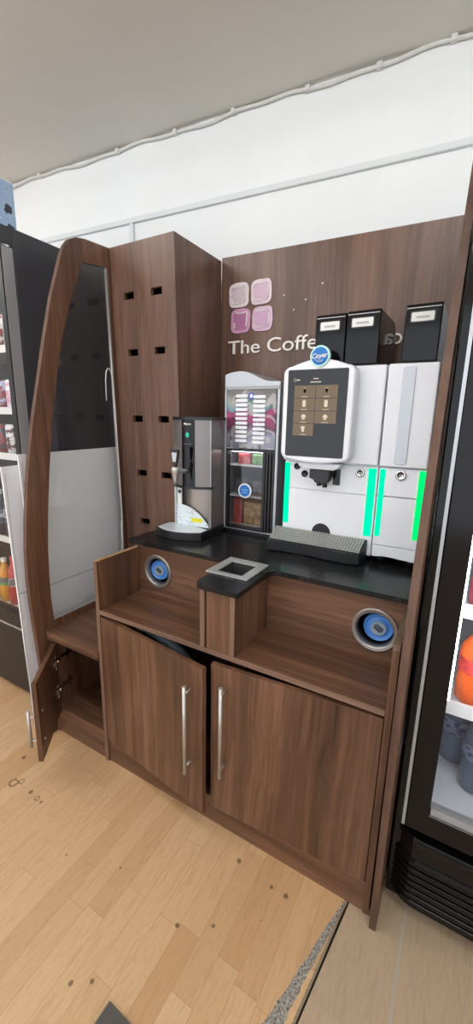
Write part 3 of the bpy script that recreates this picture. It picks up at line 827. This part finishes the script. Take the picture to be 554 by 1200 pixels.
scr = obj('touchscreen', B().prism(rounded(SX0, SX1, SZ0, SZ1, .006), 1, ys - .0012, ys - .0001), plain('screen_glass_black', '#15161a', .06, 0, .02), tb)
scr['label'] = 'dark touchscreen with a grid of drinks'
ytile = ys - .0018
M['tile'] = emis('menu_tile_brown', hexc('#80705f'), .85)
M['tile_icon'] = emis('menu_icon_pale', hexc('#d8ccb4'), .85)
M['tile_dark'] = emis('menu_icon_dark', hexc('#2a1c14'), .6)
gx0, gz1, gw, gh = SX0 + .026, SZ1 - .052, .0755, .041
k = 0
for r in range(4):
    for c_ in range(2):
        if r == 3 and c_ == 1: continue
        x0 = gx0 + c_*(gw + .002); z1 = gz1 - r*(gh + .0018)
        tl = obj('menu_tile', B().box(x0, x0 + gw, ytile, ys - .0013, z1 - gh, z1), 'tile', scr)
        xc, zc = x0 + gw/2, z1 - gh*.42
        ic = B()
        if r == 0: ic.prism([(xc - .0055, zc + .006), (xc + .0055, zc + .006), (xc + .003, zc - .007), (xc - .003, zc - .007)], 1, ytile - .0008, ytile - .0001)
        elif r == 1: ic.prism(rounded(xc - .0062, xc + .0062, zc - .0115, zc + .0115, .004, 3), 1, ytile - .0008, ytile - .0001)
        elif r == 2: ic.prism([(xc + .009*math.cos(PI*i/8), zc - .004 + .011*math.sin(PI*i/8)) for i in range(9)], 1, ytile - .0008, ytile - .0001)
        else: ic.prism([(xc - .008, zc + .009), (xc + .007, zc + .009), (xc + .004, zc - .011), (xc - .003, zc - .011)], 1, ytile - .0008, ytile - .0001)
        if r == 2: ic.box(xc - .005, xc + .005, ytile - .0008, ytile - .0001, zc - .011, zc - .0045)
        obj('drink_icon', ic, 'tile_dark' if r == 0 else 'tile_icon', tl)
        cap = B(); cap.box(xc - .011, xc + .011, ytile - .0007, ytile - .0001, z1 - gh + .003, z1 - gh + .0047)
        if r == 0: cap.box(xc - .0055, xc + .0055, ytile - .0009, ytile - .0001, zc + .0065, zc + .008)
        obj('caption', cap, 'tile_icon', tl)
hd = B(); hd.box(.674, .692, ytile, ys - .0013, SZ1 - .032, SZ1 - .029); hd.box(.664, .702, ytile, ys - .0013, SZ1 - .043, SZ1 - .040); hd.box(.616, .626, ytile, ys - .0013, SZ1 - .036, SZ1 - .032)
obj('header_text', hd, 'tile_icon', scr)
ring_ = B().lathe([(.004, 0), (.004, .0006), (.0052, .0006), (.0052, 0)], (.609, ys - .0013, SZ1 - .034), (0, -1, 0), 20, True); obj('header_icon', ring_, 'tile_icon', scr)
# badge on top of the screen unit
bz = 1.618; bx = .693
bdg = obj('badge', B().cyl((bx, ys + .012, bz), (bx, ys - .006, bz), .034, 40), 'cyan_rim', cm, .002); bdg['label'] = 'round blue badge with pale glowing rim'
bf = obj('badge_face', B().lathe([(0, .0035), (.018, .003), (.0285, .0)], (bx, ys - .0061, bz), (0, -1, 0), 40), 'blue_badge', bdg)
t = text_bm('Coyer', .021, .0006, .25, .0004)
obj('badge_script', t, 'label_white', bdg, T=Matrix.Translation((bx, ys - .0105, bz - .006)) @ Matrix.Rotation(-.08, 4, 'Y') @ STAND)
tl_ = B(); tl_.tube([(bx - .014, ys - .0105, bz - .011), (bx - .004, ys - .0105, bz - .017), (bx + .008, ys - .0105, bz - .017), (bx + .013, ys - .0105, bz - .012)], .0011, 6)
obj('badge_swash', tl_, 'label_white', bdg)
# spout
b = B(); b.prism([(.620, 1.262), (.780, 1.262), (.774, 1.246), (.756, 1.238), (.650, 1.238), (.628, 1.246)], 1, .425, YL - .0005); obj('spout_hood', b, 'white', cm, .004)
b = B(); b.prism([(.668, 1.2375), (.742, 1.2375), (.742, 1.214), (.736, 1.196), (.724, 1.184), (.715, 1.184), (.710, 1.190), (.690, 1.190), (.684, 1.200), (.668, 1.206)], 1, .428, YL - .0006)
b.cyl((.700, .450, 1.192), (.700, .450, 1.176), .009, 14); b.cyl((.722, .450, 1.186), (.722, .450, 1.172), .009, 14)
obj('spout', b, 'black', cm, .003)
obj('spout_slot', B().box(.742, .768, YL - .004, YL - .0005, 1.180, 1.238), 'black_gloss', cm)
# drip tray: slopes up to the back
TX0, TX1, TY0, TY1 = .521, .872, .402, .4815
obj('tray_backing', B().cyl((.710, YL - .0002, .992), (.710, YL - .003, .992), .036, 32), 'black', cm)
b = B()
fr = [(TX0, TY0 - .004), (TX0 + .06, TY0 + .006), (.66, TY0 + .010), (.69, TY0 + .012), (.74, TY0 + .004), (TX1 - .04, TY0), (TX1, TY0 + .012)]
outline = fr + [(TX1 + .012, TY1), (TX0 + .004, TY1)]
def tz(y): return .953 + (y - TY0)/(TY1 - TY0)*.040
lo = [b.bm.verts.new((x, y + .004, .9135)) for x, y in outline]; hi = [b.bm.verts.new((x, y, tz(y) - .002)) for x, y in outline]
b._f(list(reversed(lo))); b._f(hi)
for i in range(len(lo)): b._f([lo[i], lo[(i+1) % len(lo)], hi[(i+1) % len(lo)], hi[i]])
dt = obj('drip_tray', b, 'tray_black', cm)
g = B(); nb = 34
for i in range(nb):
    x = TX0 + .008 + (TX1 - TX0 - .012)*i/(nb-1)
    y0, y1 = TY0 + .014, TY1 - .003
    A = [(x - .0026, y0), (x + .0026, y0), (x + .0026 + .006*i/nb, y1), (x - .0026 + .006*i/nb, y1)]
    V0 = [g.bm.verts.new((p_[0], p_[1], tz(p_[1]) - .0018)) for p_ in A]; V1 = [g.bm.verts.new((p_[0], p_[1], tz(p_[1]) + .003)) for p_ in A]
    g._f(list(reversed(V0))); g._f(V1)
    for k in range(4): g._f([V0[k], V0[(k+1) % 4], V1[(k+1) % 4], V1[k]])
for y in [TY0 + .013 + (TY1 - TY0 - .019)*i/6 for i in range(7)]:
    g.box(TX0 + .006, TX1 + .002, y - .002, y + .002, tz(y) - .001, tz(y) + .0025)
obj('drip_grille', g, plain('grille_satin', '#b4b4b0', .4, .4), dt)
for x in (MX0 + .03, MX1 - .03):
    for y in (.55, .74): obj('foot', B().cyl((x, y, .9095), (x, y, .9299), .016, 16), 'black', cm)

def hopper(x0, x1, z0, z1, par, y0=.459, y1=.735):
    P = [(y0, z0), (y0, z1 - .008), (y0 + .006, z1), (y1 - .03, z1 + .006), (y1, z1 - .008), (y1 + .03, z0)]
    h = obj('bean_hopper', B().prism(P, 0, x0, x1), 'black_gloss', par, .004, seg=3)
    obj('lid_edge', B().box(x0 + .004, x1 - .004, y0 - .0006, y0 + .004, z1 - .0135, z1 - .0105), 'silver_grey', h)
    xa, xb = x0 + (x1-x0)*.18, x0 + (x1-x0)*.80
    za, zb = z1 - .056, z1 - .022
    obj('label_holder', B().prism(rounded(xa - .004, xb + .004, za, zb, .004, 3), 1, y0 - .004, y0 - .0002), 'black', h)
    l = obj('label_plate', B().prism(rounded(xa, xb, za + .004, zb - .004, .003, 3), 1, y0 - .0052, y0 - .0041), 'label_white', h)
    obj('label_text', B().box(xa + .014, xb - .014, y0 - .0058, y0 - .0053, za + .012, za + .019), plain('pale_text', '#b6b6b6', .6), l)
hopper(.650, .7545, 1.5935, 1.760, cm)
hopper(.7560, .8650, 1.5935, 1.762, cm)

# milk cooler module on its right
mk = thing('milk_cooler', 'narrow white side cooler with grey strip and one black hopper on top', 'milk cooler', (.98, .62, .909))
KX0, KX1 = .9035, 1.0545
obj('body', B().box(KX0, KX1, YL + .004, .785, .937, 1.592), 'white', mk, .004)
obj('upper_door', B().box(KX0 + .001, KX1 - .001, YU - .004, YL + .0035, 1.262, 1.591), 'white', mk, .005, seg=3)
obj('control_panel', B().box(KX0 + .001, KX1 - .001, YL - .014, YL + .0035, 1.1615, 1.258), 'white', mk, .0015)
obj('lower_door', B().box(KX0 + .001, KX1 - .001, YL - .014, YL + .0035, .985, 1.1585), 'white', mk, .0015)
b = B(); b.prism([(KX0 + .001, .983), (KX1 - .001, .983), (KX1 - .001, .938), (1.00, .941), (.95, .945), (KX0 + .012, .939), (KX0 + .001, .939)], 1, YL - .012, YL + .0035)
obj('kick_panel', b, 'white', mk, .0015)
st = obj('door_strip', B().prism(rounded(.950, .988, 1.272, 1.581, .008), 1, YU - .0075, YU - .0042), 'silver', mk, .001); st['label'] = 'tall pale grey handle strip'
yk = YL - .014
led(KX0 + .004, KX0 + .022, 1.016, 1.252, yk, mk, 'green_led')
led(1.031, 1.0525, 1.020, 1.254, yk, mk, 'green_led_right')
lock(.975, 1.236, yk, mk, .017)
hopper(.938, 1.042, 1.5935, 1.762, mk)
for x in (KX0 + .025, KX1 - .025):
    for y in (.52, .74): obj('foot', B().cyl((x, y, .9095), (x, y, .9369), .014, 16), 'black', mk)

# ------------------------------------------------------------------ drinks
def drink_mats(name, col, rough=.25, trans=0.):
    return plain(name, col, rough, 0, .12, Transmission_Weight=trans)
def bottle_proto(h, r, mats, neck=.4, parts=True, seg=20):
    """bottle at the origin with body, label and cap"""
    root = bpy.data.objects.new('drink_bottle', None); COL.objects.link(root); root.empty_display_size = .03
    prof = [(0, .002), (r*.8, 0), (r, .008), (r, h*.30), (r*.95, h*.34), (r, h*.38), (r, h*.60), (r*.9, h*.70), (r*neck, h*.86), (r*neck*.95, h*.93), (0, h*.93)]
    obj('bottle_body', B().lathe(prof, (0, 0, 0), seg=seg), mats[0], root)
    obj('bottle_label', B().lathe([(r*1.012, h*.40), (r*1.015, h*.58)], (0, 0, 0), seg=seg), mats[1], root)
    obj('bottle_cap', B().lathe([(r*neck*1.08, h*.90), (r*neck*1.12, h*.985), (r*neck, h), (0, h)], (0, 0, 0), seg=seg), mats[2], root)
    return root
def can_proto(h, r, mat, seg=20):
    root = bpy.data.objects.new('drink_can', None); COL.objects.link(root)
    obj('can_body', B().lathe([(0, .006), (r*.75, .0), (r, .012), (r, h - .012), (r*.86, h - .002)], (0, 0, 0), seg=seg), mat, root)
    obj('can_top', B().lathe([(r*.86, h - .002), (r*.84, h), (r*.78, h - .004), (0, h - .004)], (0, 0, 0), seg=seg), 'chrome', root)
    return root
used = set()
def put(proto, loc, label, cat, group):
    if proto.name in used: o = copy_tree(proto, loc)
    else: o = proto; o.location = loc; used.add(proto.name)
    tag(o, label, cat, group); return o
def stripes(name, c1, c2, scale=26):
    t = NT(name); n = t.noise(t.obj((1, 1, 1.6)), scale, 2); t.bsdf(t.ramp(n, [(.45, hexc(c1)), (.52, hexc(c2))], 'LINEAR'), .3); return t.m

# ------------------------------------------------------------------ left fridge
lf = thing('drinks_fridge', 'tall black drinks fridge at the far left with grey edged glass door', 'fridge', (-.86, .45, 0))
FX0, FX1, FY = -1.22, -.500, .128
obj('cabinet_side', B().box(FX1 - .035, FX1, FY, .78, .02, 2.122), 'fridge_black', lf, .003)
obj('cabinet_side', B().box(FX0, FX0 + .035, FY, .78, .02, 2.122), 'fridge_black', lf, .003)
obj('cabinet_back', B().box(FX0 + .0355, FX1 - .0355, .745, .78, .02, 2.122), plain('fridge_inner_white', '#cfd4da', .4), lf)
obj('cabinet_top', B().box(FX0 + .0355, FX1 - .0355, FY, .7445, 2.05, 2.122), 'fridge_black', lf)
obj('header', B().box(FX0, FX1, .068, FY - .001, 2.056, 2.122), 'fridge_black', lf, .003)
obj('cabinet_floor', B().box(FX0 + .0355, FX1 - .0355, FY, .7445, .36, .415), 'white_matt', lf)
obj('kick_panel', B().box(FX0, FX1, .075, FY - .001, .02, .372), 'black', lf, .004)
obj('kick_lock', B().lathe([(0, .01), (.012, .008), (.014, 0), (0, 0)], (-.548, .0748, .30), (0, -1, 0), 16), 'steel', lf)
obj('kick_trim', B().box(FX0, FX1, .070, .0745, .3725, .382), 'silver_grey', lf)
fd = obj('fridge_door', B().frame(sq(FX0, FX1, .386, 2.05), sq(FX0 + .035, FX1 - .030, .455, 1.99), 1, .072, .121), 'black', lf, .002)
obj('door_edge', B().box(FX1 + .0003, FX1 + .003, .078, .122, .388, 2.046), 'silver_grey', fd)['label'] = 'grey metal door edge'
obj('door_glass', B().box(FX0 + .035, FX1 - .030, .086, .092, .455, 1.99), 'glass', fd)
obj('door_handle', B().cyl((FX0 + .03, .05, .9), (FX0 + .03, .05, 1.5), .01, 12), 'steel', fd)
for z in (.80, 1.225, 1.435, 1.70): 
    s_ = obj('fridge_shelf', B().box(FX0 + .036, FX1 - .036, .155, .74, z - .014, z), 'silver_grey', lf)
    obj('price_rail', B().box(FX0 + .036, FX1 - .036, .148, .1545, z - .024, z + .008), 'label_white', s_)
for x in (FX0 + .06, FX1 - .06):
    for y in (.15, .72): obj('foot', B().cyl((x, y, 0), (x, y, .0198), .02, 12), 'black', lf)
obj('inner_light', B().box(FX1 - .052, FX1 - .0355, .131, .146, .46, 1.98), 'soft_led', lf)  # strip added out of sight behind the door frame to brighten the drinks
lt = obj('inner_light', B().box(FX0 + .05, FX1 - .05, .14, .165, 2.02, 2.045), 'white_led', lf)  # unseen tube added because the fridge interior came out dark
lbl = ['first', 'second', 'third', 'fourth', 'fifth']
rows = [
 (.4155, 'bottle', .245, .033, [('#d59a3c', '#3f9a55', '#e8e8e2'), ('#c03444', '#d8d2cc', '#c23a3a'), ('#e09a34', '#46b060', '#e8e8e2'), ('#c88a3a', '#e6e0cc', '#3c8a4c'), ('#a83038', '#d8d2cc', '#222222')], 'bottom shelf'),
 (.8005, 'bottle', .235, .034, [('#2c3350', '#c9ced8', '#dcdcdc'), ('#39425e', '#cdd3dd', '#dddddd'), ('#2a2f48', '#b8c0d0', '#cccccc'), ('#3a3050', '#c4c8d4', '#aa3030'), ('#303a58', '#ccd0d8', '#dddddd')], 'lower shelf'),
 (1.2255, 'can', .140, .033, ['#3c2f33', '#5a3634', '#2f3540', '#703a38', '#4b4450'], 'middle shelf'),
 (1.4355, 'can', .130, .033, ['#c9b6dc', '#d8a0b8', '#b9c2e2', '#d4d4de', '#c7a6cc'], 'fourth shelf up'),
 (1.7005, 'can', .145, .033, ['#d8d6b8', '#c9d0c0', '#d9d9d0', '#b8c8a8', '#d0c8a0'], 'top shelf'),
]
for z, kind, h, r, cs, shelf in rows:
    x_first = {'bottom shelf': -.780, 'lower shelf': -.745, 'middle shelf': -.655, 'fourth shelf up': -.620, 'top shelf': -.590}[shelf]
    for i in range(5):
        x, yy = x_first - .0785*i, .190 + .004*(i % 2)
        if kind == 'bottle':
            p = bottle_proto(h + .02*(i % 2), r, [drink_mats('drink_liquid', cs[i][0], .15), stripes('label_print', cs[i][1], '#6a6a72'), plain('cap_plastic', cs[i][2], .4)])
            put(p, (x, yy, z), '%s drink bottle from the grey door edge, %s of the left fridge' % (lbl[i], shelf), 'bottle', 'drinks on the %s of the left fridge' % shelf)
        else:
            p = can_proto(h, r, stripes('can_print', cs[i], ['#d0405c', '#e8e8ec', '#8a2a30', '#e0e0e0', '#5a5ad0'][i] if z > 1.0 else '#eeeeee', 24))
            put(p, (x, yy, z), '%s drink can from the grey door edge, %s of the left fridge' % (lbl[i], shelf), 'can', 'drinks on the %s of the left fridge' % shelf)

bx_ = thing('cardboard_box', 'pale blue patterned box on top of the left black fridge', 'box', (-.72, .15, 2.1225))
def box_print():
    t = NT('blue_box_print'); v = t.obj()
    vo = t.n('ShaderNodeTexVoronoi'); vo.inputs['Scale'].default_value = 13.; vo.inputs['Randomness'].default_value = .35; t.l(v, vo.inputs['Vector'])
    n = t.noise(v, 60, 2)
    d = t.math('ADD', vo.outputs['Distance'], t.math('MULTIPLY', t.math('SUBTRACT', n, .5), .3))
    sc = t.n('ShaderNodeSeparateColor'); t.l(vo.outputs['Color'], sc.inputs[0])
    c = t.ramp(d, [(.0, hexc('#33363f')), (.24, hexc('#3c4450')), (.27, hexc('#a9c3e2')), (.6, hexc('#9db9de')), (.75, hexc('#dfe9f4'))])
    t.bsdf(c, .5); return t.m
obj('carton', B().box(-.90, -.560, .075, .192, 2.1228, 2.308), box_print(), bx_, .002)
obj('lid_flap', B().box(-.901, -.559, .074, .193, 2.3085, 2.312), 'white_matt', bx_)

# white boards leaning between fridge and gable
for (x, y0, y1, z1, lab) in ((-.392, -.002, .60, 1.254, 'taller white board standing behind the glass of the left gable'), (-.415, -.062, .50, 1.208, 'shorter white board sticking out between gable and left fridge')):
    w = thing('white_board', lab, 'board', (x, .25, 0))
    b = B(); P = [(y0, z1), (y1, z1 + .006), (y1, 0), (y0 + .02, 0)]
    b.prism(P, 0, x - .004, x + .004, T=Matrix.Translation((x, 0, 0)) @ Matrix.Rotation(math.radians(-.5), 4, 'Y') @ Matrix.Translation((-x, 0, 0)))
    obj('board_sheet', b, 'white_matt', w)
    g = B(); g.box(x + .0042, x + .0048, y0 + .012, y1 - .01, .665, .668)
    g.box(x + .0042, x + .0048, y0 + .012, y0 + .0135, .02, z1 - .03)
    obj('scored_line', g, 'silver_grey', w, T=Matrix.Translation((x, 0, 0)) @ Matrix.Rotation(math.radians(-.5), 4, 'Y') @ Matrix.Translation((-x, 0, 0)))
    if z1 > 1.25:
        for dy in (.012, .024): obj('peg_hole', B().cyl((x - .014, y0 + dy, z1 - .028), (x - .0095, y0 + dy, z1 - .028), .003, 10), 'dark', w)

# ------------------------------------------------------------------ right fridge
rf = thing('drinks_fridge', 'glossy black drinks fridge at the right edge with brightly lit shelves', 'fridge', (1.45, .4, 0))
GX0, GX1, GYB = 1.1115, 1.83, .78
GD = .078
obj('cabinet_side', B().box(GX0, GX0 + .035, GD, GYB, .03, 2.0), 'black_gloss', rf, .004)
obj('cabinet_side', B().box(GX1 - .035, GX1, GD, GYB, .03, 2.0), 'black_gloss', rf, .004)
M['fridge_white'] = plain('fridge_inner_bright', '#dde4ee', .4)
obj('cabinet_back', B().box(GX0 + .0355, GX1 - .0355, .745, GYB, .03, 2.0), 'fridge_white', rf)
obj('inner_lining', B().box(GX0 + .0352, GX0 + .040, GD + .002, .744, .385, 1.94), 'fridge_white', rf)
obj('inner_lining', B().box(GX1 - .040, GX1 - .0352, GD + .002, .744, .385, 1.94), 'fridge_white', rf)
obj('cabinet_top', B().box(GX0 + .0355, GX1 - .0355, GD, .7445, 1.945, 2.0), 'black_gloss', rf)
obj('cabinet_floor', B().box(GX0 + .0355, GX1 - .0355, GD, .7445, .340, .380), 'fridge_white', rf)
# base with a rounded front corner and louvres
def base_outline(off):
    r = .075 + off; x0 = GX0 - off*.0 + .004 - off; y0 = .052 - off
    return [(x0 + r - r*math.cos(a), y0 + r - r*math.sin(a)) for a in [PI/2*i/10 for i in range(11)]] + [(GX1, y0), (GX1, .30), (x0, .30)]
obj('base_housing', B().prism(base_outline(0), 2, .045, .270), 'black_gloss_brown', rf, .003)
for k in range(7):
    z = .065 + k*.0225
    b = B(); P = base_outline(.0085)
    lo = [b.bm.verts.new((x, y, z)) for x, y in P]; md_ = [b.bm.verts.new((x, y, z + .012)) for x, y in P]
    hi = [b.bm.verts.new((x, y, z + .017)) for x, y in base_outline(-.002)]
    b._f(list(reversed(lo))); b._f(hi)
    for A, C in ((lo, md_), (md_, hi)):
        for i in range(len(A)):
            f = b._f([A[i], A[(i+1) % len(A)], C[(i+1) % len(A)], C[i]])
    obj('grille_louvre', b, 'black_gloss', rf)
obj('base_feet', B().box(GX0 + .06, GX1 - .05, .12, .7, 0, .0445), 'dark', rf)
obj('base_cap', B().prism(base_outline(.004), 2, .2705, .292), 'black_gloss', rf, .003)
obj('neck_panel', B().box(GX0 + .0355, GX1, .083, .30, .2925, .339), 'dark', rf)
DX0 = 1.140; DY0 = .045
rd = obj('fridge_door', B().frame(sq(DX0, GX1, .322, 1.97), sq(1.1955, GX1 - .055, .388, 1.90), 1, DY0, GD - .003), 'black_gloss_brown', rf, .004, seg=3)
obj('door_trim', B().box(DX0 - .0080, DX0 - .0003, DY0 + .001, GD - .006, .324, 1.968), 'silver', rd)['label'] = 'thin silver strip down the door edge'
obj('inner_sill', B().box(1.197, GX1 - .057, DY0 + .004, GD - .005, .3885, .410), 'silver_grey', rd)
obj('door_glass', B().box(1.1955, GX1 - .055, .060, .065, .4105, 1.90), 'glass', rd)
obj('inner_light', B().box(1.1965, 1.2005, .0805, .0865, .72, 1.90), 'white_led', rf)['label'] = 'bright vertical light tube'
obj('inner_light', B().box(GX0 + .06, GX1 - .06, .10, .13, 1.915, 1.940), 'white_led', rf)
for z in (.662, .945, 1.25, 1.55):
    s_ = obj('fridge_shelf', B().box(GX0 + .045, GX1 - .045, .150, .74, z - .012, z), 'fridge_white', rf)
    obj('price_rail', B().box(GX0 + .045, GX1 - .045, .140, .1495, z - .020, z + .018), 'white_matt', s_)
rc = ['first', 'second', 'third', 'fourth']
blue = [plain('blue_water_plastic', '#5f7590', .12, 0, .15, Transmission_Weight=.25), stripes('navy_label', '#2c3560', '#6a7a98', 30), plain('navy_cap', '#28305a', .4)]
orange = [plain('orange_drink', '#f0641c', .15, 0, .1), stripes('red_orange_label', '#b81c30', '#d8342c', 34), plain('red_cap', '#c02c30', .4)]
redb = [plain('red_drink', '#b8203c', .15, 0, .1), stripes('yellow_red_label', '#e0b020', '#c42c3c', 34), plain('yellow_cap', '#d8b020', .4)]
pb, po, pr = bottle_proto(.262, .045, blue, .33, seg=28), bottle_proto(.235, .044, orange, .36, seg=28), bottle_proto(.25, .038, redb, .36, seg=28)
for i, (x, y) in enumerate(((1.240, .315), (1.300, .222), (1.42, .30), (1.53, .30))):
    put(pb, (x, y, .3805), '%s large blue-grey bottle from the left, floor of the right fridge' % rc[i], 'bottle', 'large bottles on the floor of the right fridge')
for i, x in enumerate((1.255, 1.352, 1.449, 1.546)):
    put(po, (x, .205, .6625), '%s orange drink bottle from the left, lit shelf of the right fridge' % rc[i], 'bottle', 'orange bottles in the right fridge')
for i, x in enumerate((1.248, 1.335, 1.422, 1.509)):
    put(pr, (x, .200, .9455), '%s red drink bottle from the left, upper shelf of the right fridge' % rc[i], 'bottle', 'red bottles in the right fridge')

# ------------------------------------------------------------------ mat corner by the camera
mt = thing('floor_mat', 'dark grey mat corner at the bottom edge of the photo', 'mat', (.75, -.7, 0))
TM = Matrix.Translation((.568, -.509, 0)) @ Matrix.Rotation(math.radians(-2), 4, 'Z')
obj('mat_surface', B().box(.003, .45, -.60, 0, .0004, .006), 'mat_grey', mt, T=TM)
obj('mat_border', B().box(0, .0028, -.60, 0, .0004, .0062), 'mat_edge', mt, T=TM)

# ------------------------------------------------------------------ unseen lamps added to light the wall, ceiling and counter
lamp0 = None
LAB = ['over the counter on the right', 'over the counter on the left', 'further back on the right', 'further back on the left', 'by the left wall', 'by the right wall']
for i, (x, y) in enumerate(((1.3, -.75), (-.9, -.75), (1.3, -2.6), (-.9, -2.6), (-2.9, -1.4), (3.1, -1.4))):
    if lamp0 is None:
        lamp0 = bpy.data.objects.new('added_ceiling_light', None); COL.objects.link(lamp0); lamp0.location = (x, y, Z_CEIL); o = lamp0
        obj('housing', B().box(x - .76, x + .76, y - .035, y + .035, Z_CEIL - .04, Z_CEIL - .0005), 'white', o)
        obj('diffuser', B().prism(rounded(y - .055, y + .055, Z_CEIL - .115, Z_CEIL - .0405, .03), 0, x - .75, x + .75), 'lamp', o)
    else: o = copy_tree(lamp0, (x, y, Z_CEIL))
    tag(o, 'unseen batten ceiling light added ' + LAB[i], 'ceiling light', 'added ceiling lights')

w = bpy.data.worlds.new('world'); SC.world = w; w.use_nodes = True
bg = w.node_tree.nodes['Background']; bg.inputs[0].default_value = (.86, .92, 1., 1); bg.inputs[1].default_value = 1.5

# ------------------------------------------------------------------ camera
cd = bpy.data.cameras.new('camera'); cam = bpy.data.objects.new('camera', cd); COL.objects.link(cam)
yaw, pitch, roll = .5198, -.2269, .0190
F = Vector((-math.sin(yaw)*math.cos(pitch), math.cos(yaw)*math.cos(pitch), math.sin(pitch)))
R = Vector((math.cos(yaw), math.sin(yaw), 0)); U = R.cross(F)
R2 = R*math.cos(roll) + U*math.sin(roll); U2 = -R*math.sin(roll) + U*math.cos(roll)
mw = Matrix((R2, U2, -F)).transposed().to_4x4(); mw.translation = (1.1663, -.9686, 1.4092)
cam.matrix_world = mw
cd.sensor_fit = 'VERTICAL'; cd.sensor_height = 36; cd.lens = 471.7/1200*36; cd.clip_start = .02
SC.camera = cam
SC.view_settings.view_transform = 'Standard'; SC.view_settings.look = 'None'
SC.view_settings.gamma = 1; SC.view_settings.use_curve_mapping = False
SC.view_settings.exposure = 0.43
SC.cycles.max_bounces = 10; SC.cycles.transparent_max_bounces = 16
SC.cycles.sample_clamp_indirect = 6
